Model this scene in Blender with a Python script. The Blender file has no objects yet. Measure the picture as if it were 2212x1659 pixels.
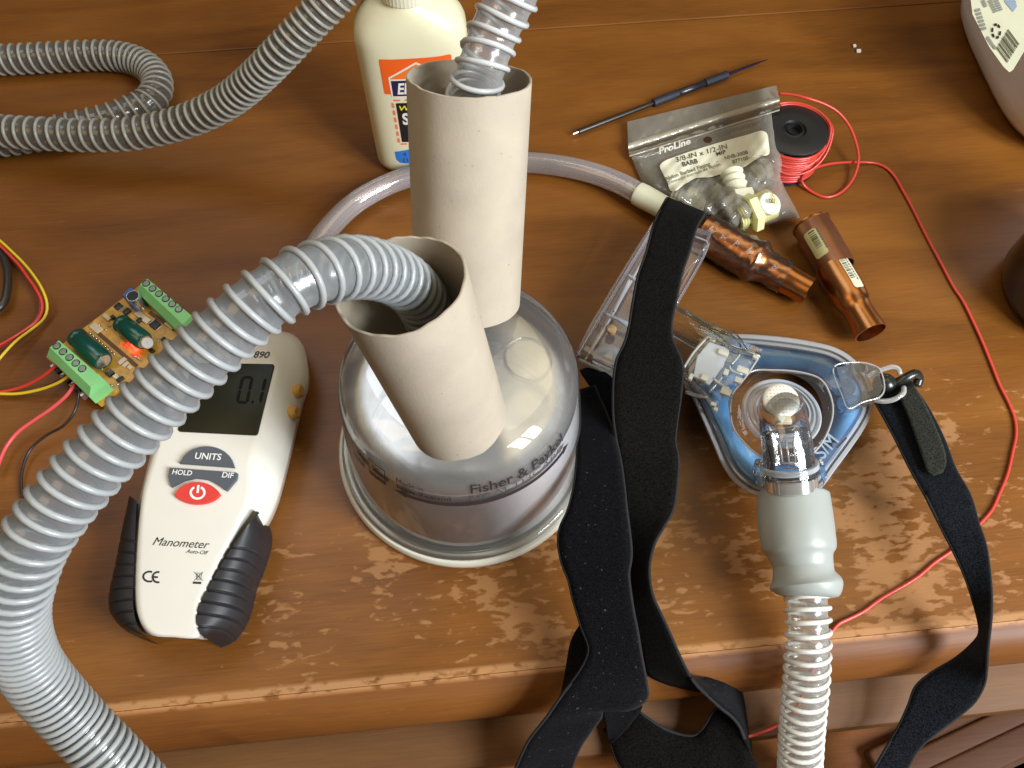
import bpy, bmesh, math, random
import numpy as np
from mathutils import Vector, Matrix
random.seed(7); rng = np.random.default_rng(7)
sc = bpy.context.scene
COL = sc.collection
CM = 0.01
R_ = math.radians

# ------------------------------------------------------------------ camera
PITCH = R_(62.0)
CAM = np.array([2.28, -16.84, 38.24])          # cm above the desk top
FPX = 1790.0                                   # focal length in px of a 2212 px wide picture
cd = bpy.data.cameras.new('camera'); co = bpy.data.objects.new('camera', cd); COL.objects.link(co)
cd.sensor_width = 36.0; cd.lens = FPX / 2212.0 * 36.0
cd.clip_start = 0.01; cd.clip_end = 20
co.location = CAM * CM; co.rotation_euler = (math.pi/2 - PITCH, 0, 0)
sc.camera = co
FW = np.array([0, math.cos(PITCH), -math.sin(PITCH)]); UP = np.array([0, math.sin(PITCH), math.cos(PITCH)]); RT = np.array([1., 0, 0])

# ------------------------------------------------------------------ world, lamps, exposure
w = bpy.data.worlds.new('World'); sc.world = w; w.use_nodes = True
bg = w.node_tree.nodes['Background']; bg.inputs[0].default_value = (1.0, 0.80, 0.55, 1); bg.inputs[1].default_value = 0.07
sc.view_settings.view_transform = 'Standard'; sc.view_settings.look = 'None'
sc.view_settings.exposure = 0.0; sc.view_settings.gamma = 1.0
try:
    sc.cycles.use_denoising = True
    sc.cycles.transparent_max_bounces = 40; sc.cycles.max_bounces = 14
    sc.cycles.transmission_bounces = 12
    sc.cycles.caustics_reflective = False; sc.cycles.caustics_refractive = True
    sc.cycles.sample_clamp_indirect = 4.0
except Exception: pass

def area(name, loc, target, sx, sy, watts, col):
    l = bpy.data.lights.new(name, 'AREA'); l.shape = 'RECTANGLE'; l.size = sx; l.size_y = sy
    l.energy = watts; l.color = col
    o = bpy.data.objects.new(name, l); COL.objects.link(o)
    o.location = loc
    o.rotation_euler = (Vector(target) - Vector(loc)).to_track_quat('-Z', 'Y').to_euler()
    return o
def window(name, loc, target, wid, hei, nx, ny, watts, col, gap=0.05):
    """a window's panes of daylight, the bars between them left dark"""
    q = (Vector(target) - Vector(loc)).to_track_quat('-Z', 'Y')
    pw, ph = (wid - gap*(nx-1))/nx, (hei - gap*(ny-1))/ny
    for i in range(nx):
        for j in range(ny):
            off = q @ Vector(((i-(nx-1)/2)*(pw+gap), (j-(ny-1)/2)*(ph+gap), 0))
            l = bpy.data.lights.new(name, 'AREA'); l.shape = 'RECTANGLE'; l.size = pw; l.size_y = ph
            l.energy = watts/(nx*ny); l.color = col
            o = bpy.data.objects.new(name, l); COL.objects.link(o)
            o.location = Vector(loc) + off; o.rotation_euler = q.to_euler()
window('window_light', (0.84, -0.50, 0.70), (0.0, -0.02, 0.05), 0.42, 0.64, 2, 3, 25.0, (0.91, 0.955, 1.0))
window('side_window_light', (-0.44, 0.50, 1.25), (-0.05, 0.0, 0.05), 0.56, 0.66, 2, 2, 3.2, (0.84, 0.92, 1.0))
area('ceiling_light', (-0.80, -0.35, 1.30), (0, 0, 0), 0.8, 0.8, 4.0, (1.0, 0.70, 0.36))
area('lit_ceiling_light', (0.46, 0.52, 1.40), (0.1, 0.1, 0), 1.0, 0.9, 4.0, (1.0, 0.84, 0.52))

# ------------------------------------------------------------------ picture <-> place
def ray(x, y, d):
    """point at depth d (cm) on the line of sight through (x, y) of a 2212 px wide view"""
    return CAM + d*(FW + RT*((x-1106.0)/FPX) - UP*((y-829.5)/FPX))
def at(x, y, z=0.0):
    dr = FW + RT*((x-1106.0)/FPX) - UP*((y-829.5)/FPX)
    return CAM + dr*((z-CAM[2])/dr[2])
K = 3264/2212.0
def crop(ox, oy, s):
    return lambda x, y, z=0.0: at((ox+s*x)/K, (oy+s*y)/K, z)
def cropd(ox, oy, s):
    return lambda x, y, d: ray((ox+s*x)/K, (oy+s*y)/K, d)

# ------------------------------------------------------------------ curves
def nrm(v):
    v = np.asarray(v, float); return v/max(np.linalg.norm(v), 1e-12)
def spline(P, step=None, n=None, closed=False):
    P = np.asarray(P, float)
    m = len(P); out = []
    idx = (lambda i: P[i % m]) if closed else (lambda i: P[0]*2-P[1] if i < 0 else (P[-1]*2-P[-2] if i >= m else P[i]))
    segs = m if closed else m-1
    for i in range(segs):
        p0, p1, p2, p3 = idx(i-1), idx(i), idx(i+1), idx(i+2)
        d01 = max(np.linalg.norm((p1-p0)[:3]), 1e-6)**.5; d12 = max(np.linalg.norm((p2-p1)[:3]), 1e-6)**.5; d23 = max(np.linalg.norm((p3-p2)[:3]), 1e-6)**.5
        m1 = (p1-p0)/d01-(p2-p0)/(d01+d12)+(p2-p1)/d12; m2 = (p2-p1)/d12-(p3-p1)/(d12+d23)+(p3-p2)/d23
        m1 = m1*d12; m2 = m2*d12
        for t in np.linspace(0, 1, 24, endpoint=False):
            out.append((2*t**3-3*t**2+1)*p1+(t**3-2*t**2+t)*m1+(-2*t**3+3*t**2)*p2+(t**3-t**2)*m2)
    if not closed: out.append(P[-1])
    else: out.append(out[0])
    out = np.array(out)
    L = np.concatenate([[0], np.cumsum(np.linalg.norm(np.diff(out[:, :3], axis=0), axis=1))])
    if n is None: n = max(2, int(round(L[-1]/step))+1)
    S = np.linspace(0, L[-1], n, endpoint=not closed)
    return np.stack([np.interp(S, L, out[:, k]) for k in range(out.shape[1])], -1)
def frames(P):
    T = np.gradient(P[:, :3], axis=0); T /= np.linalg.norm(T, axis=1)[:, None]
    a = np.array([0, 0, 1.]) if abs(T[0][2]) < .9 else np.array([1., 0, 0])
    N = np.zeros_like(T); N[0] = nrm(np.cross(T[0], a))
    for i in range(1, len(T)):
        v = N[i-1]-T[i]*np.dot(N[i-1], T[i]); N[i] = nrm(v)
    return T, N, np.cross(T, N)

# ------------------------------------------------------------------ mesh collector
class MB:
    def __init__(s): s.v = []; s.f = []; s.n = 0
    def add(s, V, F):
        b = s.n; s.v.append(np.asarray(V, float).reshape(-1, 3)); s.n += len(s.v[-1])
        s.f += [tuple(b+i for i in f) for f in F]; return s
    def rings(s, G, close_u=True, close_v=False, cap0=False, cap1=False):
        """G[i][j]: ring i, point j"""
        G = np.asarray(G, float); a, b = G.shape[:2]; F = []
        for i in range(a if close_v else a-1):
            for j in range(b if close_u else b-1):
                i2, j2 = (i+1) % a, (j+1) % b
                F.append((i*b+j, i*b+j2, i2*b+j2, i2*b+j))
        if cap0: F.append(tuple(range(b))[::-1])
        if cap1: F.append(tuple((a-1)*b+j for j in range(b)))
        return s.add(G.reshape(-1, 3), F)
    def tube(s, P, r, n=10, caps=True):
        P = np.asarray(P, float); T, N, B = frames(P)
        r = np.full(len(P), r) if np.isscalar(r) else np.asarray(r)
        a = np.linspace(0, 2*np.pi, n, endpoint=False)
        G = P[:, None, :3]+r[:, None, None]*(np.cos(a)[None, :, None]*N[:, None]+np.sin(a)[None, :, None]*B[:, None])
        return s.rings(G, cap0=caps, cap1=caps)
    def lathe(s, prof, o=(0, 0, 0), ax=(0, 0, 1), n=48, cap0=False, cap1=False, sq=1.0, ref=None, arc=None):
        ax = nrm(ax); ref = np.array([1., 0, 0]) if ref is None else np.asarray(ref, float)
        if abs(np.dot(nrm(ref), ax)) > .95: ref = np.array([0, 1., 0])
        x = nrm(ref-ax*np.dot(ref, ax)); y = np.cross(ax, x)
        a = np.linspace(0, 2*np.pi, n, endpoint=False)
        G = [[np.asarray(o)+ax*h+r*(np.cos(t)*x+sq*np.sin(t)*y) for t in a] for r, h in prof]
        return s.rings(G, cap0=cap0, cap1=cap1)
    def box(s, c, x, y, z):
        """centre and three half-vectors"""
        c, x, y, z = [np.asarray(q, float) for q in (c, x, y, z)]
        V = [c+a*x+b*y+d*z for a in (-1, 1) for b in (-1, 1) for d in (-1, 1)]
        return s.add(V, [(0, 1, 3, 2), (4, 6, 7, 5), (0, 4, 5, 1), (2, 3, 7, 6), (0, 2, 6, 4), (1, 5, 7, 3)])
    def bbox(s, c, x, y, z, bv=.15):
        """box with chamfered edges; bv in cm"""
        c, x, y, z = [np.asarray(q, float) for q in (c, x, y, z)]
        lx, ly, lz = [np.linalg.norm(q) for q in (x, y, z)]; ux, uy, uz = x/lx, y/ly, z/lz
        bv = min(bv, .49*lx*2, .49*ly*2, .49*lz*2)
        def ring(hx, hy, h, k=3, r=bv):
            P = []
            for (sx, sy, a0) in ((1, 1, 0), (-1, 1, 90), (-1, -1, 180), (1, -1, 270)):
                for i in range(k+1):
                    a = R_(a0+90*i/k); P.append(c+ux*(sx*(hx-r)+r*math.cos(a))+uy*(sy*(hy-r)+r*math.sin(a))+uz*h)
            return P
        G = [ring(lx-bv*.6, ly-bv*.6, -lz), ring(lx, ly, -lz+bv*.6), ring(lx, ly, lz-bv*.6), ring(lx-bv*.3, ly-bv*.3, lz-bv*.12), ring(lx-bv*.7, ly-bv*.7, lz)]
        return s.rings(G, cap0=True, cap1=True)
    def prism(s, P, z0, z1=None, n=None):
        """outline P (n,3) swept by vector n*(z0..z1)"""
        P = np.asarray(P, float); n = np.array([0, 0, 1.]) if n is None else nrm(n)
        return s.rings([P+n*z0, P+n*z1], cap0=True, cap1=True)
    def ball(s, c, r, n=12):
        return s.lathe([(r*math.sin(t), -r*math.cos(t)) for t in np.linspace(.05, math.pi-.05, n)], o=c, n=n*2, cap0=True, cap1=True)

def origin(o):
    p = Vector((0, 0, 0))
    while o is not None: p = p+o.location; o = o.parent
    return np.array(p)/CM
def build(name, mb, mat, parent=None, smooth=40, label=None, solid=None, sub=0):
    me = bpy.data.meshes.new(name)
    off = origin(parent) if parent is not None else np.zeros(3)
    V = (np.concatenate(mb.v)-off)*CM
    me.from_pydata(V.tolist(), [], mb.f); me.update()
    bm = bmesh.new(); bm.from_mesh(me); bmesh.ops.recalc_face_normals(bm, faces=bm.faces); bm.to_mesh(me); bm.free()
    if smooth:
        for p in me.polygons: p.use_smooth = True
        if smooth < 180: me.set_sharp_from_angle(angle=R_(smooth))
    me.materials.append(mat)
    o = bpy.data.objects.new(name, me); COL.objects.link(o)
    if parent is not None: o.parent = parent
    if solid:
        m = o.modifiers.new('thickness', 'SOLIDIFY'); m.thickness = solid*CM; m.offset = 0
    if sub:
        m = o.modifiers.new('round', 'SUBSURF'); m.levels = m.render_levels = sub
    if label: o['label'] = label
    return o
def tag(o, label, cat, group=None):
    o['label'] = label; o['category'] = cat
    if group: o['group'] = group
    return o
def thing(name, label, cat, loc, group=None):
    o = bpy.data.objects.new(name, None); COL.objects.link(o); o.empty_display_size = .01
    o.location = Vector(np.asarray(loc, float)*CM); return tag(o, label, cat, group)

# ------------------------------------------------------------------ lettering and flat print
def glyphs(txt, shear=0.0, bold=0.0, res=4):
    cu = bpy.data.curves.new('lettering', 'FONT'); cu.body = txt; cu.shear = shear; cu.offset = bold; cu.resolution_u = res
    cu.fill_mode = 'FRONT'; cu.align_x = 'LEFT'
    ob = bpy.data.objects.new('lettering', cu); COL.objects.link(ob)
    dg = bpy.context.evaluated_depsgraph_get()
    me = bpy.data.meshes.new_from_object(ob.evaluated_get(dg))
    V = np.array([v.co[:] for v in me.vertices]); F = [tuple(p.vertices) for p in me.polygons]
    COL.objects.unlink(ob); bpy.data.objects.remove(ob); bpy.data.curves.remove(cu); bpy.data.meshes.remove(me)
    V[:, 0] -= V[:, 0].min()
    return V, F
def text_on(mb, txt, A, B, normal=(0, 0, 1), tall=1.0, lift=.012, shear=0., bold=0., f=None, cap=None):
    """lettering whose foot runs from A to B; tall stretches it; f maps (a,b) of the foot line to a surface"""
    V, F = glyphs(txt, shear, bold)
    wd = V[:, 0].max()
    if f is None:
        A, B = np.asarray(A, float), np.asarray(B, float); n = nrm(normal); d = B-A; L = np.linalg.norm(d); u = d/L; upv = nrm(np.cross(n, u))
        k = L/wd; ky = k*tall if cap is None else cap/.69
        P = A+V[:, :1]*k*u+V[:, 1:2]*ky*upv+n*lift
    else:
        P = np.array([f(x/wd, y/.69) for x, y in V[:, :2]])
    return mb.add(P, F)
def flat(poly, f, cuts=0):
    """polygon in 2D mapped on a surface by f(x,y)"""
    bm = bmesh.new(); vs = [bm.verts.new((x, y, 0)) for x, y in poly]; bm.faces.new(vs)
    bmesh.ops.triangulate(bm, faces=bm.faces[:])
    for _ in range(cuts): bmesh.ops.subdivide_edges(bm, edges=bm.edges[:], cuts=1, use_grid_fill=True)
    bmesh.ops.triangulate(bm, faces=bm.faces[:])
    bm.verts.index_update()
    V = [f(v.co.x, v.co.y) for v in bm.verts]; F = [tuple(v.index for v in q.verts) for q in bm.faces]; bm.free()
    return V, F
def rrect(x0, y0, x1, y1, r, k=5):
    P = []
    for cx, cy, a0 in ((x1-r, y1-r, 0), (x0+r, y1-r, 90), (x0+r, y0+r, 180), (x1-r, y0+r, 270)):
        for i in range(k+1):
            a = R_(a0+90*i/k); P.append((cx+r*math.cos(a), cy+r*math.sin(a)))
    return P

# ------------------------------------------------------------------ materials
def nodes(name):
    m = bpy.data.materials.new(name); m.use_nodes = True; nt = m.node_tree
    return m, nt, nt.nodes['Principled BSDF'], nt.nodes['Material Output']
def mat(name, col, rough=.5, metal=0., var=.06, scale=60., bump=0., bscale=None, coat=0., sss=0., stretch=None, emit=None, spec=.5, sheen=0.):
    m, nt, b, out = nodes(name); N = nt.nodes.new; L = nt.links.new
    tc = N('ShaderNodeTexCoord'); mp = N('ShaderNodeMapping'); L(tc.outputs['Object'], mp.inputs[0])
    if stretch: mp.inputs['Scale'].default_value = stretch
    nz = N('ShaderNodeTexNoise'); nz.inputs['Scale'].default_value = scale; nz.inputs['Detail'].default_value = 5; L(mp.outputs[0], nz.inputs[0])
    rp = N('ShaderNodeMapRange'); rp.inputs[1].default_value = .3; rp.inputs[2].default_value = .7; rp.inputs[3].default_value = 1-var; rp.inputs[4].default_value = 1+var
    L(nz.outputs[0], rp.inputs[0])
    mx = N('ShaderNodeMix'); mx.data_type = 'RGBA'; mx.blend_type = 'MULTIPLY'; mx.inputs[0].default_value = 1
    mx.inputs[6].default_value = (*col, 1); L(rp.outputs[0], mx.inputs[7]); L(mx.outputs[2], b.inputs['Base Color'])
    b.inputs['Roughness'].default_value = rough; b.inputs['Metallic'].default_value = metal
    b.inputs['Coat Weight'].default_value = coat; b.inputs['Coat Roughness'].default_value = .12
    b.inputs['Specular IOR Level'].default_value = spec; b.inputs['Sheen Weight'].default_value = sheen
    if sss:
        b.inputs['Subsurface Weight'].default_value = sss; b.inputs['Subsurface Radius'].default_value = (.006, .005, .003); b.inputs['Subsurface Scale'].default_value = 1.
    if emit:
        b.inputs['Emission Color'].default_value = (*emit[:3], 1); b.inputs['Emission Strength'].default_value = emit[3]
    if bump:
        n2 = N('ShaderNodeTexNoise'); n2.inputs['Scale'].default_value = bscale or scale*3; n2.inputs['Detail'].default_value = 3; L(mp.outputs[0], n2.inputs[0])
        bp = N('ShaderNodeBump'); bp.inputs['Strength'].default_value = bump; bp.inputs['Distance'].default_value = .0006; L(n2.outputs[0], bp.inputs['Height']); L(bp.outputs[0], b.inputs['Normal'])
    return m
def clear(name, tint=(.95, .95, .95), milk=.05, milkcol=(.8, .8, .82), rough=.04, edge=.9, base=.02, bump=0., bscale=120.):
    """thin clear plastic: what is behind shows, the surface mirrors more at a slant, a little of it is cloudy"""
    m, nt, b, out = nodes(name); N = nt.nodes.new; L = nt.links.new
    nt.nodes.remove(b)
    tr = N('ShaderNodeBsdfTransparent'); tr.inputs[0].default_value = (*tint, 1)
    df = N('ShaderNodeBsdfPrincipled'); df.inputs['Base Color'].default_value = (*milkcol, 1); df.inputs['Roughness'].default_value = .35
    lw = N('ShaderNodeLayerWeight'); lw.inputs[0].default_value = .35
    gl = N('ShaderNodeBsdfGlossy'); gl.inputs['Roughness'].default_value = rough; gl.inputs[0].default_value = (1, 1, 1, 1)
    tc = N('ShaderNodeTexCoord'); nz = N('ShaderNodeTexNoise'); nz.inputs['Scale'].default_value = 40; L(tc.outputs['Object'], nz.inputs[0])
    mr = N('ShaderNodeMapRange'); mr.inputs[3].default_value = milk*.75; mr.inputs[4].default_value = milk*1.25; L(nz.outputs[0], mr.inputs[0])
    # cloudier where the sheet is seen at a slant: more plastic in the line of sight
    ml = N('ShaderNodeMath'); ml.operation = 'MULTIPLY_ADD'; L(lw.outputs['Facing'], ml.inputs[0]); ml.inputs[1].default_value = milk*2.2; L(mr.outputs[0], ml.inputs[2]); ml.use_clamp = True
    m1 = N('ShaderNodeMixShader'); L(ml.outputs[0], m1.inputs[0]); L(tr.outputs[0], m1.inputs[1]); L(df.outputs[0], m1.inputs[2])
    fr = N('ShaderNodeFresnel'); fr.inputs[0].default_value = 1.5
    ma = N('ShaderNodeMath'); ma.operation = 'MULTIPLY_ADD'; ma.use_clamp = True; L(fr.outputs[0], ma.inputs[0]); ma.inputs[1].default_value = edge; ma.inputs[2].default_value = base
    m2 = N('ShaderNodeMixShader'); L(ma.outputs[0], m2.inputs[0]); L(m1.outputs[0], m2.inputs[1]); L(gl.outputs[0], m2.inputs[2])
    L(m2.outputs[0], out.inputs[0])
    if bump:
        n2 = N('ShaderNodeTexNoise'); n2.inputs['Scale'].default_value = bscale; n2.inputs['Detail'].default_value = 2; L(tc.outputs['Object'], n2.inputs[0])
        bp = N('ShaderNodeBump'); bp.inputs['Strength'].default_value = bump; bp.inputs['Distance'].default_value = .002; L(n2.outputs[0], bp.inputs['Height'])
        L(bp.outputs[0], gl.inputs['Normal']); L(bp.outputs[0], fr.inputs['Normal'])
    return m
# ------------------------------------------------------------------ the desk
EA, EB = at(0, 1562, 0), at(2212, 1338, 0)
E1 = nrm(EB-EA); E2 = np.array([-E1[1], E1[0], 0.]); YAW = math.atan2(E1[1], E1[0])
def D(s, t, z=0.0): return EA+E1*s+E2*t+np.array([0, 0, z])
def DT(p): q = np.asarray(p)-EA; return float(np.dot(q, E1)), float(np.dot(q, E2))
def wood(name, dark, mid, light, worn=None, rough=.40, coat=.14, wear=0.0, grain=1.0, seed=0.0):
    m, nt, b, out = nodes(name); N = nt.nodes.new; L = nt.links.new
    tc = N('ShaderNodeTexCoord')
    m1 = N('ShaderNodeMapping'); m1.vector_type = 'POINT'; L(tc.outputs['Object'], m1.inputs[0])
    m1.inputs['Location'].default_value = (0, 0, 0); m1.inputs['Rotation'].default_value = (0, 0, -YAW)
    def stretched(sx, sy, sz=1.):
        k = N('ShaderNodeMapping'); k.inputs['Scale'].default_value = (sx, sy, sz); k.inputs['Location'].default_value = (seed, seed*.7, seed*.3); L(m1.outputs[0], k.inputs[0]); return k
    def noise(k, sc_, det=4, dist=0.):
        n = N('ShaderNodeTexNoise'); n.inputs['Scale'].default_value = sc_; n.inputs['Detail'].default_value = det; n.inputs['Distortion'].default_value = dist; L(k.outputs[0], n.inputs[0]); return n
    broad = noise(stretched(1.6, 9, 6), 3.2, 4, 1.2)
    cloud = noise(stretched(1.2, 2.0, 2), 7.0, 3)
    fine = noise(stretched(9, 190, 120), 6.0, 4, .3)
    def math_(op, a, b_, c=None, clamp=False):
        q = N('ShaderNodeMath'); q.operation = op; q.use_clamp = clamp
        for i, v in enumerate((a, b_, c)):
            if v is None: continue
            if isinstance(v, (int, float)): q.inputs[i].default_value = v
            else: L(v, q.inputs[i])
        return q.outputs[0]
    g = math_('MULTIPLY_ADD', broad.outputs[0], .55, math_('MULTIPLY', fine.outputs[0], .30*grain))
    g = math_('MULTIPLY_ADD', cloud.outputs[0], .30, g)
    rp = N('ShaderNodeValToRGB'); e = rp.color_ramp.elements
    e[0].position = .36; e[0].color = (*dark, 1); e[1].position = .80; e[1].color = (*light, 1)
    q = e.new(.57); q.color = (*mid, 1); L(g, rp.inputs[0])
    colr = rp.outputs[0]; rgh = None
    if wear:
        sx = N('ShaderNodeSeparateXYZ'); L(m1.outputs[0], sx.inputs[0])
        t0 = float(np.dot(EA, E2))*CM
        tt = math_('SUBTRACT', sx.outputs[1], t0)                      # metres in from the front arris
        near = N('ShaderNodeMapRange'); near.interpolation_type = 'SMOOTHSTEP'
        near.inputs[1].default_value = .235; near.inputs[2].default_value = .03; near.inputs[3].default_value = 0; near.inputs[4].default_value = 1; L(tt, near.inputs[0])
        a = noise(stretched(1.2, 1.9, 1), 24, 6, .4); c = noise(stretched(2.6, 6.0, 3), 46, 8, .3)
        big = noise(stretched(1, 1.6, 1), 6.5, 2)
        v = math_('MULTIPLY_ADD', a.outputs[0], .50, math_('MULTIPLY', c.outputs[0], .55))
        v = math_('MULTIPLY_ADD', big.outputs[0], .55, v)
        v = math_('MULTIPLY_ADD', near.outputs[0], .26*wear, v)
        lf = N('ShaderNodeMapRange'); lf.interpolation_type = 'SMOOTHSTEP'; lf.inputs[1].default_value = -.17; lf.inputs[2].default_value = -.02; lf.inputs[3].default_value = -.10; lf.inputs[4].default_value = 0; L(sx.outputs[0], lf.inputs[0])
        v = math_('ADD', v, lf.outputs[0])
        wm = N('ShaderNodeMapRange'); wm.interpolation_type = 'SMOOTHSTEP'; wm.inputs[1].default_value = 1.09; wm.inputs[2].default_value = 1.15; L(v, wm.inputs[0])
        # little scratches and nicks anywhere on the top
        sc1 = noise(stretched(7, 55, 9), 9, 2, .4)
        sm = N('ShaderNodeMapRange'); sm.inputs[1].default_value = .715; sm.inputs[2].default_value = .80; sm.inputs[4].default_value = .30; L(sc1.outputs[0], sm.inputs[0])
        # the arris rubbed down to bare wood
        ar = N('ShaderNodeMapRange'); ar.inputs[1].default_value = .0034; ar.inputs[2].default_value = .0016; L(math_('ABSOLUTE', math_('SUBTRACT', tt, .0008), None), ar.inputs[0])
        arn = noise(stretched(18, 30, 9), 9, 4); arm = N('ShaderNodeMapRange'); arm.inputs[1].default_value = .32; arm.inputs[2].default_value = .48; L(arn.outputs[0], arm.inputs[0])
        sp = math_('MULTIPLY', ar.outputs[0], arm.outputs[0])
        wmax = math_('MAXIMUM', math_('MAXIMUM', math_('MULTIPLY', wm.outputs[0], .52), sm.outputs[0]), math_('MULTIPLY', sp, .9))
        wc = N('ShaderNodeMix'); wc.data_type = 'RGBA'; L(wmax, wc.inputs[0]); L(colr, wc.inputs[6]); wc.inputs[7].default_value = (*worn, 1)
        # dark round burn or water marks near the front
        st = noise(stretched(1, 1.3, 1), 14, 2, .6)
        stm = N('ShaderNodeMapRange'); stm.inputs[1].default_value = .62; stm.inputs[2].default_value = .72; stm.inputs[4].default_value = .55; L(st.outputs[0], stm.inputs[0])
        dk = math_('MULTIPLY', stm.outputs[0], near.outputs[0])
        wd = N('ShaderNodeMix'); wd.data_type = 'RGBA'; L(dk, wd.inputs[0]); L(wc.outputs[2], wd.inputs[6]); wd.inputs[7].default_value = (dark[0]*.5, dark[1]*.5, dark[2]*.6, 1)
        colr = wd.outputs[2]
        rgh = math_('MULTIPLY_ADD', wm.outputs[0], .3, math_('MULTIPLY_ADD', cloud.outputs[0], .22, rough-.10))
        L(math_('MULTIPLY_ADD', wm.outputs[0], -coat*.8, coat, True), b.inputs['Coat Weight'])
    else: b.inputs['Coat Weight'].default_value = coat
    L(colr, b.inputs['Base Color'])
    if rgh is not None: L(rgh, b.inputs['Roughness'])
    else: b.inputs['Roughness'].default_value = rough
    b.inputs['Coat Roughness'].default_value = .30; b.inputs['Specular IOR Level'].default_value = .32
    bp = N('ShaderNodeBump'); bp.inputs['Strength'].default_value = .10; bp.inputs['Distance'].default_value = .0005; L(fine.outputs[0], bp.inputs['Height']); L(bp.outputs[0], b.inputs['Normal'])
    return m
W_TOP = wood('varnished_wood', (.105, .036, .0055), (.20, .071, .0105), (.28, .107, .017), (.46, .235, .095), wear=1.0)
W_EDGE = wood('edge_wood', (.12, .038, .008), (.18, .062, .011), (.24, .088, .017), (.47, .22, .085), wear=.35, seed=3.1, rough=.52, coat=.04)
W_LEDGE = wood('ledge_wood', (.085, .033, .009), (.125, .052, .014), (.17, .074, .021), seed=5.3, rough=.6, coat=.0)
W_LOW = wood('shelf_wood', (.10, .030, .007), (.18, .060, .013), (.24, .085, .02), seed=8.7, rough=.36)

desk = thing('desk', 'worn brown varnished wooden desk, flaking along its front edge, under everything', 'desk', (0, 0, 0))
S0, S1 = -70.0, 120.0
t_seam = DT(at(1300, 54, 0))[1]
def slab(mb, prof, s0=S0, s1=S1, n=2):
    G = [[D(s, t, z) for (t, z) in prof] for s in np.linspace(s0, s1, n)]
    return mb.rings(G, cap0=True, cap1=True)
m = slab(MB(), [(0, 0), (t_seam-.10, 0), (t_seam-.03, -.04), (t_seam+.0, -2.4), (0, -2.4)])
build('tabletop', m, W_TOP, desk, smooth=0)
m = slab(MB(), [(t_seam+.02, -2.4), (t_seam+.03, -.04), (t_seam+.10, .0), (t_seam+60, .0), (t_seam+60, -2.4)])
build('back_board', m, W_TOP, desk, smooth=0)
m = slab(MB(), [(-.02, -.02), (-.35, -.07), (-.75, -.24), (-1.12, -.55), (-1.42, -.98), (-1.6, -1.5), (-1.62, -2.0), (-1.45, -2.35), (-1.2, -2.5), (-.02, -2.5)])
build('front_moulding', m, W_EDGE, desk, smooth=40)
m = slab(MB(), [(-.3, -2.7), (-3.15, -2.78), (-3.5, -2.95), (-3.62, -3.35), (-3.5, -3.8), (-3.2, -4.0), (-.3, -4.0)])
build('ledge', m, W_LEDGE, desk, smooth=40)
# pull-out board under the ledge: planks side by side, running back under the desk
cuts = [S0]+[DT(at(x, 1640, -4.6))[0] for x in (620, 902, 1027)]+[S1]
for a, b in zip(cuts[:-1], cuts[1:]):
    c = (D(a, 0, 0)+D(b, 0, 0))/2+E2*(-9)+np.array([0, 0, -5.3])
    m = MB().bbox(c, E1*((b-a)/2-.10), E2*9.0, (0, 0, .7), .12)
    build('plank', m, W_LOW, desk, smooth=40)

# grooved dark rail lying across the pull-out board, lower right
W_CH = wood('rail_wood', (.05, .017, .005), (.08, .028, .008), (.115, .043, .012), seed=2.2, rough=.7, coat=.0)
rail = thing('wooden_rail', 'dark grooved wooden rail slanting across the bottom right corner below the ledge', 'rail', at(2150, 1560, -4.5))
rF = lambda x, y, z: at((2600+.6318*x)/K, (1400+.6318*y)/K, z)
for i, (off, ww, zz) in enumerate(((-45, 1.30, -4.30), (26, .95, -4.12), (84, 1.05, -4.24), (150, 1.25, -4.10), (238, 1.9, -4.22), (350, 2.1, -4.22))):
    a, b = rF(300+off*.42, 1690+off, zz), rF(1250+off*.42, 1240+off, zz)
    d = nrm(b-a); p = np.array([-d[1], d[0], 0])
    build('slat', MB().bbox((a+b)/2, d*np.linalg.norm(b-a)/2, p*ww/2, (0, 0, .38), .22), W_CH, rail, smooth=40)

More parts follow.
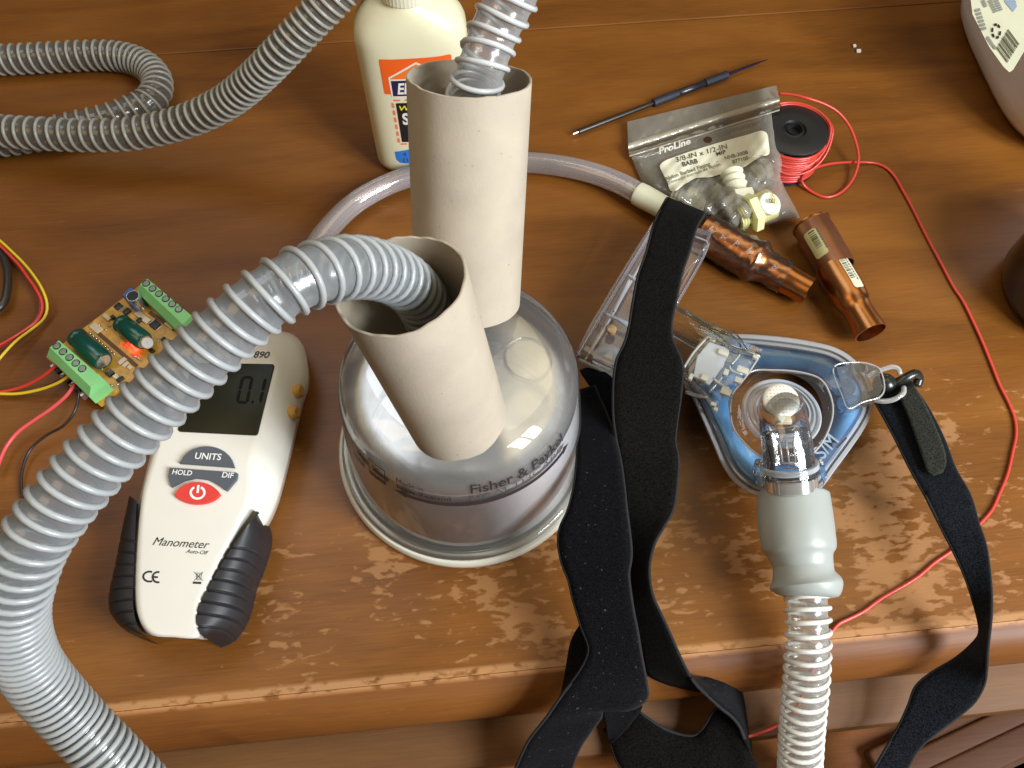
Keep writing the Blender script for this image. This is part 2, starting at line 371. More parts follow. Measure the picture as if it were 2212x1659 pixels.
# ------------------------------------------------------------------ hoses
HOSE_R = .985
M_RIB = mat('hose_rib_plastic', (.38, .40, .40), .34, var=.06, coat=.3)
def wallmat(name, tint, milk, col):
    return clear(name, tint=tint, milk=milk, milkcol=col, rough=.17, edge=.65, base=.02)
M_WALL = wallmat('hose_wall_plastic', (.79, .79, .79), .38, (.28, .295, .305))
M_WALLC = wallmat('clear_hose_wall_plastic', (.92, .91, .89), .17, (.62, .61, .58))
def hose(parent, P, R=HOSE_R, rib=.100, matw=None, matr=None, hand=1, step=.05):
    """P rows: x, y, z, pitch (cm); a thin wall with a wire-wound rib spiralling round it"""
    Q = spline(P, step=step)
    T, N, B = frames(Q)
    dl = np.concatenate([[0], np.linalg.norm(np.diff(Q[:, :3], axis=0), axis=1)])
    ph = np.cumsum(dl*2*np.pi/Q[:, 3])
    rw = R-rib*1.55
    a = np.linspace(0, 2*np.pi, 28, endpoint=False)
    k = max(1, int(.09/step)); Qs, Ns, Bs, ps = Q[::k], N[::k], B[::k], ph[::k]
    rr = rw-.03*np.cos((hand*ps)[:, None]-a[None, :])**2*0+.035*(1-np.cos((hand*ps)[:, None]-a[None, :]))*.5*-1+.02
    G = Qs[:, None, :3]+rr[:, :, None]*(np.cos(a)[None, :, None]*Ns[:, None]+np.sin(a)[None, :, None]*Bs[:, None])
    wall = build('tube_wall', MB().rings(G), matw or M_WALL, parent, smooth=180)
    nt_ = int((ph[-1]-ph[0])/(2*np.pi)*22); u = np.linspace(ph[0], ph[-1], nt_)
    I = lambda A: np.stack([np.interp(u, ph, A[:, c]) for c in range(3)], -1)
    c, n_, b_ = I(Q[:, :3]), I(N), I(B)
    rad = np.cos(hand*u)[:, None]*n_+np.sin(hand*u)[:, None]*b_
    H = c+rad*(R-rib)
    build('spiral_rib', MB().tube(H, rib, 7), matr or M_RIB, parent, smooth=180)
    return Q
# the front hose: out of the leaning cardboard tube, over the board and the meter, down past the desk front
fh = [ray(930, 690, 30.5), ray(905, 640, 29.0), ray(868, 606, 27.4), ray(815, 583, 25.8), ray(746, 578, 24.2), ray(690, 590, 23.4), ray(631, 611, 22.9), ray(560, 656, 22.7),
      ray(492, 714, 22.7), ray(400, 802, 22.7), ray(294, 908, 22.7), ray(205, 1000, 22.7), ray(123, 1097, 22.7), ray(69, 1178, 22.8), ray(36, 1273, 23.3), ray(31, 1343, 24.2), ray(62, 1438, 25.6),
      ray(147, 1542, 26.9), ray(225, 1622, 27.5), ray(320, 1718, 28.2), ray(430, 1830, 29)]
fp = [.56, .56, .57, .57, .57, .56, .55, .54, .54, .54, .54, .53, .50, .45, .37, .32, .30, .30, .30, .30, .30]
h1 = thing('breathing_hose', 'long grey ribbed hose arching from the shorter cardboard tube over the white meter', 'hose', fh[8])
hose(h1, [np.append(p, q) for p, q in zip(fh, fp)])
th = [ray(1009, 340, 33.5), ray(1011, 270, 31.4), ray(1022, 205, 29.4), ray(1036, 160, 28.8), ray(1066, 73, 28.5), ray(1092, 20, 28.2), ray(1128, -50, 27.8), ray(1172, -120, 27.4)]
h2 = thing('breathing_hose', 'pale ribbed hose rising from the taller cardboard tube out of the top', 'hose', th[3])
hose(h2, [np.append(p, .575) for p in th], step=.04, matw=wallmat('pale_hose_wall_plastic', (.88, .87, .86), .24, (.50, .50, .50)), matr=mat('pale_hose_rib_plastic', (.56, .57, .56), .3, var=.05, coat=.2))
bc = lambda x, y, z: at(.3676*x, .3676*y, z)
bh = [(-700, 390, 1.0), (-300, 365, 1.0), (0, 352, 1.0), (220, 341, 1.0), (440, 329, 1.0), (620, 326, 1.0), (760, 345, 1.0), (868, 398, 1.0), (921, 470, 1.0), (915, 545, 1.0), (860, 608, 1.0), (760, 655, 1.0), (640, 700, 1.0), (450, 745, 1.0), (250, 790, 1.0), (0, 828, 1.0), (-250, 850, 1.0)]
bp_ = [.62, .62, .60, .60, .58, .52, .44, .42, .42, .44, .50, .56, .62, .62, .62, .62, .62]
h3 = thing('breathing_hose', 'grey ribbed hose bent back on itself at the far left of the desk', 'hose', bc(900, 500, 0))
M_RIBB = mat('far_hose_rib_plastic', (.34, .335, .29), .36, var=.06, coat=.2)
M_WALLB = wallmat('far_hose_wall_plastic', (.66, .63, .58), .34, (.19, .18, .16))
hose(h3, [np.append(bc(*p), q) for p, q in zip(bh, bp_)], matw=M_WALLB, matr=M_RIBB)
bs = [(-400, 740, 2.2), (-200, 755, 2.2), (0, 770, 2.3), (250, 786, 2.5), (500, 795, 2.6), (750, 788, 2.8), (950, 752, 3.2), (1150, 690, 4.0), (1350, 585, 5.3), (1500, 462, 6.8), (1650, 312, 8.4), (1800, 152, 9.6), (1950, 0, 10.6), (2100, -150, 11.4)]
bq = [.66]*6+[.62, .58, .50, .44, .42, .42, .42, .42]
h4 = thing('breathing_hose', 'grey ribbed hose crossing over the bent one and lifting to the back', 'hose', bc(500, 800, 0))
hose(h4, [np.append(bc(*p), q) for p, q in zip(bs, bq)], matw=M_WALLB, matr=M_RIBB)

# ------------------------------------------------------------------ humidifier chamber
CH = np.array([0., 0., 0.])
M_CLEAR = clear('clear_chamber_plastic', (.985, .985, .98), .05, (.82, .81, .83), .03, 1.0, .03)
M_PLATE = mat('dull_aluminium', (.88, .88, .86), .32, .35, var=.03, scale=90, bump=.05)
M_GASKET = mat('pale_gasket_rubber', (.72, .70, .58), .42, var=.05)
M_INK = mat('dark_print', (.035, .025, .03), .5, var=.1)
cham = thing('humidifier_chamber', 'clear domed plastic water chamber with printed arrow band and cardboard tubes on top', 'water chamber', CH)
build('base_plate', MB().lathe([(0.02, .16), (4.2, .16), (4.3, .30), (5.2, .34), (5.6, .22), (6.05, .2), (6.1, .05), (0.02, .04)], n=96), M_PLATE, cham)
build('gasket', MB().lathe([(5.75, .62), (6.0, .70), (6.22, .66), (6.31, .5), (6.31, .2), (6.2, .06), (5.9, .05), (5.75, .3), (5.75, .62)], n=96), M_GASKET, cham)
WALL = [(5.78, .66), (5.72, 1.0), (5.66, 1.6), (5.55, 3.0), (5.38, 5.0), (5.22, 6.4), (5.13, 7.1), (4.98, 7.62), (4.72, 8.08), (4.35, 8.42), (3.85, 8.63), (3.2, 8.76), (2.0, 8.86), (0.02, 8.9)]
def wall_r(z): return float(np.interp(z, [p[1] for p in WALL], [p[0] for p in WALL]))
prof = spline([(r, z, 0) for r, z in WALL], n=60)[:, :2]
build('dome', MB().lathe(prof, n=96), M_CLEAR, cham, smooth=180)
build('rim', MB().lathe([(5.72, .64), (5.78, 1.05), (5.95, 1.1), (6.08, 1.0), (6.12, .72), (5.9, .66)], n=96), M_CLEAR, cham, smooth=60)
M_WATER = clear('water_surface', (.98, .985, .985), .34, (.95, .95, .90), .24, .9, .50, bump=.3, bscale=26)
M_WBODY = clear('cloudy_water', (.97, .97, .97), .42, (.74, .72, .735), .06, .3, .0)
build('water_surface', MB().lathe([(0.02, 6.55), (2, 6.55), (4, 6.55), (5.0, 6.56), (5.14, 6.64)], n=96), M_WATER, cham, smooth=180)
build('water_body', MB().lathe([(5.62, 1.0), (5.45, 3.0), (5.27, 5.0), (5.12, 6.5)], n=96), M_WBODY, cham, smooth=180)
build('inner_ring', MB().lathe([(4.85, .4), (4.8, 1.0), (4.7, 1.1), (4.6, 1.0), (4.6, .4)], n=96), clear('frosted_ring', (.9, .9, .9), .28), cham, smooth=60)
pc = at((1040+.6028*1065)/K, (860+.6028*478)/K, 8.62)
build('moulded_disc', MB().lathe([(1.02, -.12), (1.02, .10), (.97, .16), (.92, .12), (.90, .02), (.02, .02)], o=pc, ax=(.22, -.03, 1), n=64), M_CLEAR, cham, smooth=60)
def onwall(th_, z, lift=.012):
    r = wall_r(z)+.08+lift; a = R_(th_); return CH+np.array([r*math.sin(a), -r*math.cos(a), z])
def wtext(mb, txt, a0, a1, z0, hgt, **k):
    return text_on(mb, txt, None, None, f=lambda x, y: onwall(a0+(a1-a0)*x, z0+hgt*y), **k)
m = MB()
for a in np.arange(-24, 57, 1.0): m.add([onwall(a, 6.0), onwall(a+1, 6.0), onwall(a+1, 6.30), onwall(a, 6.30)], [(0, 1, 2, 3)])
for tip, basea in ((-29, -23), (61, 56)):
    m.add([onwall(tip, 6.16), onwall(basea, 5.86), onwall(basea, 6.46)], [(0, 1, 2)])
build('arrow', m, M_INK, cham, smooth=0)
build('lettering', wtext(MB(), 'Fisher & Paykel', 7, 57, 7.02, .56, bold=.012), M_INK, cham, smooth=0)
build('lettering', wtext(MB(), 'HEALTHCARE', 7.3, 55, 6.52, .36), mat('faint_print', (.09, .08, .085), .5), cham, smooth=0)
build('lettering', wtext(MB(), 'Made in', -27, -14, 6.95, .34), M_INK, cham, smooth=0)
build('lettering', wtext(MB(), 'New Zealand', -27, -2, 6.45, .34), M_INK, cham, smooth=0)
for a0, a1, mark in ((-43, -33, 'X'), (-55, -46, 'V')):
    m = MB()
    def bar(x0, x1, z0, z1):
        for q in range(4):
            xa, xb = x0+(x1-x0)*q/4, x0+(x1-x0)*(q+1)/4
            m.add([onwall(xa, z0), onwall(xb, z0), onwall(xb, z1), onwall(xa, z1)], [(0, 1, 2, 3)])
    bar(a0, a1, 6.05, 6.42)
    for z0, z1 in ((6.6, 6.66), (7.25, 7.31)): bar(a0, a1, z0, z1)
    bar(a0, a0+.5, 6.66, 7.25); bar(a1-.5, a1, 6.66, 7.25); bar(a0, a0+.5, 6.42, 6.6); bar(a1-.5, a1, 6.42, 6.6)
    wtext(m, mark, a0+2.5, a1-2.5, 6.72, .46)
    build('printed_symbol', m, M_INK, cham, smooth=0)
m = MB()
for a in np.arange(100, 165, 1.5): m.add([onwall(a, 6.05), onwall(a+1.5, 6.05), onwall(a+1.5, 6.24), onwall(a, 6.24)], [(0, 1, 2, 3)])
build('back_arrow', m, M_INK, cham, smooth=0)
build('lettering', wtext(MB(), 'MAX WATER', 112, 140, 6.5, .4), mat('brown_print', (.12, .07, .05), .5), cham, smooth=0)

# ------------------------------------------------------------------ cardboard tubes
def cardboard():
    m = mat('cardboard', (.485, .418, .322), .85, var=.10, scale=45, bump=.12, bscale=900)
    nt = m.node_tree; N = nt.nodes.new; L = nt.links.new; b = nt.nodes['Principled BSDF']
    src = b.inputs['Base Color'].links[0].from_socket
    tc = N('ShaderNodeTexCoord'); nz = N('ShaderNodeTexNoise'); nz.inputs['Scale'].default_value = 620; nz.inputs['Detail'].default_value = 2; L(tc.outputs['Object'], nz.inputs[0])
    fl = N('ShaderNodeMapRange'); fl.inputs[1].default_value = .70; fl.inputs[2].default_value = .76; fl.inputs[4].default_value = .5; L(nz.outputs[0], fl.inputs[0])
    mx = N('ShaderNodeMix'); mx.data_type = 'RGBA'; L(fl.outputs[0], mx.inputs[0]); L(src, mx.inputs[6]); mx.inputs[7].default_value = (.20, .15, .10, 1)
    n2 = N('ShaderNodeTexNoise'); n2.inputs['Scale'].default_value = 28; n2.inputs['Detail'].default_value = 6; L(tc.outputs['Object'], n2.inputs[0])
    r2 = N('ShaderNodeMapRange'); r2.inputs[1].default_value = .56; r2.inputs[2].default_value = .72; r2.inputs[4].default_value = .35; L(n2.outputs[0], r2.inputs[0])
    m2 = N('ShaderNodeMix'); m2.data_type = 'RGBA'; L(r2.outputs[0], m2.inputs[0]); L(mx.outputs[2], m2.inputs[6]); m2.inputs[7].default_value = (.36, .31, .235, 1)
    L(m2.outputs[2], b.inputs['Base Color']); return m
M_CARD = cardboard()
def card_tube(name, label, top, bot, r0, r1, rag, seed, squash=1.0):
    g = np.random.default_rng(seed); ax = nrm(top-bot); Lh = np.linalg.norm(top-bot)
    x = nrm(np.cross(ax, (0, 1, 0))); y = np.cross(ax, x)
    n = 120; a = np.linspace(0, 2*np.pi, n, endpoint=False)
    def jit(k):
        q = np.zeros(n)
        for f_ in range(1, 26): q += g.normal()*np.cos(f_*a+g.uniform(0, 6.28))/f_**.6
        return q*k
    jt, jb = jit(rag), jit(rag*.6)
    dent = .05*np.cos(2*a+1)+.035*np.cos(3*a+2.)+.012*np.cos(7*a)
    def ring(r, h, j): return [bot+ax*(h*Lh+j[i])+(r+dent[i]*h)*(math.cos(a[i])*x*(1+(1-squash)*(1-h))+math.sin(a[i])*y*(1-(1-squash)*(1-h)*.3)) for i in range(n)]
    G = [ring(r0+(r1-r0)*h-.045, h, jb*0 if 0 < h < 1 else (jt if h == 1 else jb)) for h in np.linspace(0, 1, 12)]
    G += [ring(r1, 1.0, jt+.02)]+[ring(r0+(r1-r0)*h+.045, h, jb*0 if 0 < h < 1 else (jt if h == 1 else jb)) for h in np.linspace(1, 0, 12)]
    o = thing(name, label, 'cardboard tube', bot)
    build('tube_wall', MB().rings(G, close_v=True), M_CARD, o, smooth=50)
    return o, ax, x, y, Lh
t1 = card_tube('cardboard_tube', 'taller plain cardboard roll standing at the back of the clear chamber', ray(1013, 168, 29.2), ray(1010, 650, 34.6), 2.14, 2.15, .012, 3)
t2 = card_tube('cardboard_tube', 'shorter cardboard roll with torn rim leaning at the front of the chamber', ray(862, 612, 26.6), ray(990, 905, 32.9), 1.90, 2.16, .035, 5)
# lap seam of the shorter roll, near its foot
o, ax, x, y, Lh = t2; bt = ray(990, 905, 32.9); m = MB(); pts = []
for q in np.linspace(0, 1, 40):
    th_ = R_(-150+145*q) ; h = .10+.02*math.sin(q*3)+.42*max(0, q-.45)**1.5
    r = 1.90+(2.16-1.90)*h+.052; pts.append(bt+ax*h*Lh+r*(math.cos(th_)*x+math.sin(th_)*y))
build('lap_seam', m.tube(pts, .014, 5), mat('seam_grey', (.22, .2, .19), .8), o, smooth=180)
m = MB()
for q in range(7):
    th_ = R_(-20+q*5+random.uniform(-2, 2)); r = 2.12; c = bt+ax*(Lh+.02)+r*(math.cos(th_)*x+math.sin(th_)*y)
    tip = c+ax*random.uniform(.1, .3)-r*.12*(math.cos(th_)*x+math.sin(th_)*y)+np.array([random.uniform(-.1, .1), 0, 0])
    wdt = .09*(-math.sin(th_)*x+math.cos(th_)*y); m.add([c-wdt-ax*.1, c+wdt-ax*.1, tip], [(0, 1, 2)])
build('paper_tear', m, mat('torn_paper', (.75, .70, .62), .9), o, smooth=0, solid=.03)
# ------------------------------------------------------------------ glue bottle
M_GLUE = mat('cream_plastic', (.80, .76, .52), .32, var=.02, sss=.12, coat=.1)
M_CAP = mat('cap_plastic', (.82, .79, .60), .4, var=.02, sss=.08)
GB = at(921, 332, 0); GYAW = R_(5)
gx = np.array([math.cos(GYAW), math.sin(GYAW), 0]); gy = np.array([-gx[1], gx[0], 0])
glue = thing('glue_bottle', 'cream plastic glue bottle with orange and blue label behind the taller cardboard tube', 'glue bottle', GB)
GA, GBh = 2.92, 1.75
def gsec(z):
    H = 10.35
    if z < .7: k = 1-.16*(1-z/.7)**2
    elif z < 9.0: k = 1.0
    else: k = math.sqrt(max(0, 1-((z-9.0)/2.35)**2))
    a = GA*k if z >= 9 else GA-(.35*(1-z/.7)**2 if z < .7 else 0); b = GBh*(1-.35*(1-k)) if z > 9 else GBh*k
    a = max(a, 1.15); b = max(min(b, 1.75), 1.12)
    return a, b
def gpt(ang, z, e=.62):
    a, b = gsec(z); c, s_ = math.cos(ang), math.sin(ang)
    ee = e if z < 9.6 else e+(1-e)*min(1, (z-9.6)/1.3)
    return GB+gx*a*math.copysign(abs(c)**ee, c)+gy*b*math.copysign(abs(s_)**ee, s_)+np.array([0, 0, z])
zs = [0.02, .08, .25, .45, .7, 1.5, 3, 5, 7, 8.5, 9.0, 9.4, 9.8, 10.1, 10.4, 10.65, 10.85, 11.0, 11.15, 11.4]
build('body', MB().rings([[gpt(a, z) for a in np.linspace(0, 2*np.pi, 72, endpoint=False)] for z in zs], cap0=True, cap1=True), M_GLUE, glue, smooth=60)
n = 90; G = []
for z, r in ((11.25, 1.32), (11.3, 1.36), (12.6, 1.33), (12.62, 1.30)):
    G.append([GB+np.array([0, 0, z])+(r+(.022*(i % 2) if .1 < 1 else 0))*(math.cos(2*math.pi*i/n)*gx+math.sin(2*math.pi*i/n)*gy) for i in range(n)])
for z, r in ((12.9, 1.24), (13.0, .9), (13.1, .62), (14.6, .42), (14.7, .3)):
    G.append([GB+np.array([0, 0, z])+r*(math.cos(2*math.pi*i/n)*gx+math.sin(2*math.pi*i/n)*gy) for i in range(n)])
build('cap', MB().rings(G, cap0=True, cap1=True), M_CAP, glue, smooth=25)
def gfront(x, z, lift=.01):
    c = min(.999, abs(x)/GA)**(1/.62); s_ = math.sqrt(max(0, 1-c*c))**.62
    a, b = gsec(z); return GB+gx*x-gy*(b*s_+lift)+np.array([0, 0, z])
# label print positions read off the picture: left edge of the bottle x=-2.9; heights in cm
def gl(name, poly, col, lift, cuts=3):
    V, F = flat(poly, lambda x, z: gfront(x, z, lift), cuts); m_ = mat(name+'_ink', col, .45, var=.03)
    return build(name, MB().add(V, F), m_, glue, smooth=180)
gl('orange_panel', rrect(-1.72, 6.35, 2.0, 8.65, .12), (.90, .13, .015), .012)
gl('label_outline', [(-1.36, 6.16), (-1.38, 7.5), (0.15, 8.42), (1.7, 7.5), (1.7, 6.16)], (.85, .78, .66), .020)
gl('roof_panel', [(-1.27, 7.38), (-1.25, 7.46), (0.15, 8.29), (1.58, 7.46), (1.60, 7.38)], (.92, .20, .02), .028)
gl('navy_panel', [(-1.27, 6.24), (-1.27, 7.28), (1.6, 7.28), (1.6, 6.24)], (.022, .014, .075), .028)
def gtext(name, txt, x0, x1, z0, h, col, shear=0., bold=0., lift=.036):
    V, F = glyphs(txt, shear, bold); wd = V[:, 0].max()
    P = [gfront(x0+(x1-x0)*x/wd, z0+h*y/.69, lift) for x, y in V[:, :2]]
    build(name, MB().add(P, F), mat(name+'_ink', col, .5, var=.02), glue, smooth=0)
gtext('lettering', "ELMER'S", -1.02, 1.5, 6.4, .70, (.85, .82, .75), .25, .03)
gl('black_panel', rrect(-1.20, 2.85, 1.3, 5.75, .08), (.012, .010, .012), .014)
gtext('lettering', 'Washable', -1.05, 1.15, 5.22, .34, (.85, .75, .05), .2, .012, .022)
gtext('lettering', 'School', -.98, 1.15, 4.22, .78, (.82, .80, .72), .05, .035, .022)
gtext('lettering', 'Glue', -.55, 1.0, 3.05, .72, (.82, .80, .72), .05, .035, .022)
m = MB()
for i in range(6):
    z0 = 2.80+i*.52
    for x0 in (-1.44, 1.5): m.add(*flat(rrect(x0, z0, x0+.14, z0+.36, .05), lambda x, z: gfront(x, z, .012), 1))
for i in range(5):
    for z0 in (2.64, 5.88): m.add(*flat(rrect(-1.3+i*.6, z0, -.92+i*.6, z0+.12, .05), lambda x, z: gfront(x, z, .012), 1))
build('dashed_border', m, mat('coral_ink', (.85, .22, .12), .5), glue, smooth=0)
gl('blue_panel', [(-1.72, 2.05), (-1.70, 1.42), (-1.5, 1.15), (-.6, 1.08), (1.9, 1.08), (1.9, 2.6), (.6, 2.6), (-.6, 2.32)], (.035, .20, .62), .012)
gtext('lettering', '4 FL OZ', -1.28, .4, 1.72, .30, (.02, .06, .25), 0, .01, .02)
gtext('lettering', '(118 mL)', -1.30, .4, 1.28, .30, (.02, .06, .25), 0, .01, .02)

# ------------------------------------------------------------------ pressure meter
mc = crop(340, 1000, 700/1056)
M_WHITE = mat('white_meter_plastic', (.78, .76, .68), .38, var=.015, coat=.05)
M_GRIP = mat('black_grip_rubber', (.018, .018, .021), .48, var=.1, scale=200, bump=.05, bscale=2500)
meter = thing('manometer', 'white handheld pressure meter with dark display and black grips under the front hose', 'pressure meter', mc(450, 900, 0))
outl = [(968, 330), (942, 410), (893, 620), (840, 830), (808, 930), (768, 1010), (700, 1085), (625, 1190), (570, 1290), (520, 1390), (495, 1480), (495, 1540), (480, 1562), (400, 1560), (300, 1552), (190, 1540), (150, 1490), (118, 1400), (112, 1300), (118, 1150), (135, 1000), (165, 860), (225, 650), (290, 430), (350, 250), (410, 140), (520, 95), (700, 84), (880, 92), (938, 140), (966, 230)]
def oring(pts, z, n=140, inset=0.0):
    P = spline([mc(x, y, z) for x, y in pts], n=n, closed=True)
    if inset:
        T = np.roll(P, -1, 0)-np.roll(P, 1, 0); T /= np.linalg.norm(T, axis=1)[:, None]
        Nn = np.stack([-T[:, 1], T[:, 0], 0*T[:, 0]], -1)
        c = P.mean(0); sgn = np.sign(np.sum((c-P)*Nn, 1).sum()); P = P+Nn*sgn*inset
        for _ in range(3): P = (np.roll(P, 1, 0)+2*P+np.roll(P, -1, 0))/4
    return P
topl = [(815, 250), (800, 330), (760, 480), (710, 640), (690, 760), (690, 860), (640, 1000), (555, 1160), (490, 1290), (445, 1390), (432, 1480), (455, 1545), (430, 1560), (330, 1556), (215, 1545), (165, 1490), (148, 1400), (145, 1300), (150, 1150), (158, 1000), (175, 860), (240, 640), (300, 430), (360, 270), (420, 180), (520, 140), (650, 132), (760, 150)]
ZT = 3.0
top = oring(topl, ZT); base = oring(outl, .06, inset=.35); mid = oring(outl, 1.1); mid2 = oring(outl, 1.7, inset=.03)
def between(A, B, k, z): P = A*(1-k)+B*k; P[:, 2] = z; return P
rings_ = [base, between(base, mid, .8, .35), mid, mid2, between(mid2, top, .22, 2.2), between(mid2, top, .55, 2.62), between(mid2, top, .85, 2.9), top]
rings_ += [oring(topl, ZT+.025, inset=.16), oring(topl, ZT+.03, inset=.24)]
build('body', MB().rings(rings_, cap0=True, cap1=True), M_WHITE, meter, smooth=180)
tz = ZT+.075
def mflat(name, pts, mtl, z=tz, th=.04, r=0, parent=meter, smooth=30, sp=False):
    P = spline([mc(x, y, z) for x, y in pts], n=60, closed=True) if sp else np.array([mc(x, y, z) for x, y in pts])
    return build(name, MB().rings([P-np.array([0, 0, .12]), P, P*.985+P.mean(0)*.015+np.array([0, 0, th])], cap1=True), mtl, parent, smooth=smooth)
def rounded(pts, r=12, k=5):
    out = []; n_ = len(pts)
    for i in range(n_):
        p, a, b = np.array(pts[i], float), np.array(pts[i-1], float), np.array(pts[(i+1) % n_], float)
        pa, pb = p+(a-p)/np.linalg.norm(a-p)*r, p+(b-p)/np.linalg.norm(b-p)*r
        for t in np.linspace(0, 1, k): out.append(tuple((1-t)**2*pa+2*t*(1-t)*p+t*t*pb))
    return out
M_LCD = mat('lcd_glass', (.023, .023, .012), .30, var=.03, coat=.0, spec=.15)
mflat('display', rounded([(412, 236), (808, 242), (724, 585), (340, 566)], 16), M_LCD, th=.02)
M_SEG = mat('lcd_segment', (.010, .010, .006), .6, spec=.1)
m = MB()
def seg(a, b, wd=12):
    A, B = mc(*a, tz+.03), mc(*b, tz+.03); d = nrm(B-A); s_ = np.array([-d[1], d[0], 0])*.075
    m.add([A-d*0, A+d*.08+s_, B-d*.08+s_, B, B-d*.08-s_, A+d*.08-s_], [(0, 1, 2, 3, 4, 5)])
for dx in (0,):
    TL, TR, ML, MR, BL, BR = (655, 305), (700, 307), (640, 366), (686, 369), (628, 424), (674, 428)
    for a, b in ((TL, TR), (TL, ML), (TR, MR), (ML, BL), (MR, BR), (BL, BR)): seg(a, b)
seg((765, 310), (750, 370)); seg((750, 372), (738, 428)); seg((697, 424), (706, 425))
build('digits', m, M_SEG, meter, smooth=0)
M_BTN = mat('grey_button_rubber', (.085, .095, .115), .5, var=.05)
M_RED = mat('red_button_rubber', (.72, .035, .02), .42, var=.03)
arc = lambda cx, cy, rx, ry, a0, a1, n=14: [(cx+rx*math.cos(R_(a)), cy-ry*math.sin(R_(a))) for a in np.linspace(a0, a1, n)]
mflat('units_button', [(352, 722)]+arc(485, 738, 128, 96, 165, 10)+[(618, 742)], M_BTN, th=.13)
mflat('hold_button', rounded([(304, 744), (634, 768), (628, 800), (580, 856), (540, 825), (490, 800), (430, 793), (375, 805), (312, 838), (298, 790)], 6, 3), M_BTN, th=.13)
mflat('power_button', arc(440, 905, 118, 92, 160, 22)+arc(437, 850, 118, 68, -22, -160), M_RED, th=.13)
bz = tz+.155
M_WPRINT = mat('white_print', (.85, .85, .85), .5); M_BPRINT = mat('black_print', (.015, .015, .017), .5)
def mtext(txt, a, b, mtl, z=bz, **k):
    build('lettering', text_on(MB(), txt, mc(*a, z), mc(*b, z), lift=.004, **k), mtl, meter, smooth=0)
mtext('UNITS', (422, 697), (548, 704), M_WPRINT, bold=.018)
mtext('HOLD', (314, 771), (408, 778), M_WPRINT, bold=.02)
mtext('DIF', (553, 786), (607, 791), M_WPRINT, bold=.02)
mtext('Manometer', (220, 1112), (490, 1130), M_BPRINT, z=ZT+.04, shear=.3)
mtext('Auto-Off', (380, 1150), (487, 1159), M_BPRINT, z=ZT+.04, shear=.35)
mtext('HT-1890', (598, 205), (780, 213), M_BPRINT, z=ZT+.05, shear=.2, bold=.012)
# power symbol, CE mark and crossed-out bin
def stroke(mb, pts, wd, z, f=mc):
    P = np.array([f(x, y, z) for x, y in pts]); T = np.gradient(P, axis=0); T /= np.linalg.norm(T, axis=1)[:, None]
    S_ = np.stack([-T[:, 1], T[:, 0], 0*T[:, 0]], -1)*wd/2
    return mb.rings([P-S_, P+S_], close_u=False)
m = MB(); stroke(m, arc(437, 860, 33, 29, 118, 422, 24), .11, bz+.005); stroke(m, [(441, 824), (437, 862)], .11, bz+.008)
build('power_symbol', m, M_WPRINT, meter, smooth=0)
m = MB(); stroke(m, arc(206, 1264, 30, 24, 65, 295, 14), .08, ZT+.05); stroke(m, arc(247, 1267, 26, 25, 75, 285, 14), .08, ZT+.05); stroke(m, [(222, 1266), (246, 1267)], .08, ZT+.055)
build('conformity_mark', m, M_BPRINT, meter, smooth=0)
m = MB(); stroke(m, [(420, 1241), (464, 1284)], .018, ZT+.05); stroke(m, [(464, 1241), (420, 1284)], .018, ZT+.052); stroke(m, [(426, 1246), (460, 1248)], .014, ZT+.05)
stroke(m, [(430, 1248), (434, 1280), (452, 1281), (457, 1249)], .018, ZT+.054); stroke(m, [(437, 1250), (439, 1278)], .014, ZT+.056); stroke(m, [(446, 1250), (446, 1278)], .014, ZT+.056); stroke(m, [(415, 1293), (455, 1295)], .09, ZT+.05)
build('bin_symbol', m, M_BPRINT, meter, smooth=0)
# side ports
M_PORT = mat('amber_port', (.55, .30, .06), .3, coat=.3)
for (x, y) in ((918, 372), (898, 474)):
    c = mc(x+8, y, 2.1); build('pressure_port', MB().lathe([(.02, .22), (.22, .22), (.33, .12), (.36, -.2)], o=c+np.array([-.05, 0, 0]), ax=(.95, -.1, .45), n=24), M_PORT, meter)
def grip(inn, out, zi, seed, n=220):
    A = spline([mc(x, y, zi) for x, y in inn], n=n); B = spline([mc(x, y, 1.35) for x, y in out], n=n)
    G = []
    marks = np.array([.30, .38, .46, .54, .62, .70, .78, .87])
    for i in range(n):
        s_ = i/(n-1); row = []
        gr = .12*np.exp(-((s_-marks)/.0065)**2).max()
        for t in np.linspace(0, 1, 16):
            th_ = min(1, t/.72)*math.pi/2; k = math.sin(th_)-.12*max(0, t-.72)/.28
            p = A[i]*(1-k)+B[i]*k; p[2] = 1.3+(zi-1.20)*math.cos(th_)**.8-1.25*max(0, t-.72)/.28
            lift = .08*math.sin(math.pi*min(1, t*1.1))*min(1, 6*min(s_, 1-s_)+.05)
            nx = nrm(B[i]-A[i]); p = p+nx*(lift-gr*(t > .02)*(t < .96))*.8; p[2] += lift*.5-gr
            row.append(p)
        G.append(row)
    return MB().rings(G, close_u=False)
build('grip', grip([(738, 962), (690, 1010), (640, 1075), (590, 1150), (540, 1235), (500, 1305), (460, 1380), (440, 1440), (440, 1500), (462, 1550), (490, 1578)],
                   [(748, 985), (764, 1030), (766, 1075), (757, 1120), (745, 1165), (732, 1208), (700, 1290), (686, 1360), (668, 1430), (634, 1495), (578, 1548), (500, 1574)], 2.99, 1), M_GRIP, meter, smooth=60)
build('grip', grip([(150, 905), (145, 980), (142, 1060), (139, 1140), (136, 1220), (133, 1300), (131, 1380), (138, 1450), (152, 1500), (175, 1540), (200, 1556)],
                   [(140, 905), (125, 980), (105, 1060), (88, 1140), (72, 1220), (52, 1300), (36, 1390), (42, 1450), (75, 1500), (120, 1540), (190, 1562)], 2.96, 2), M_GRIP, meter, smooth=60)

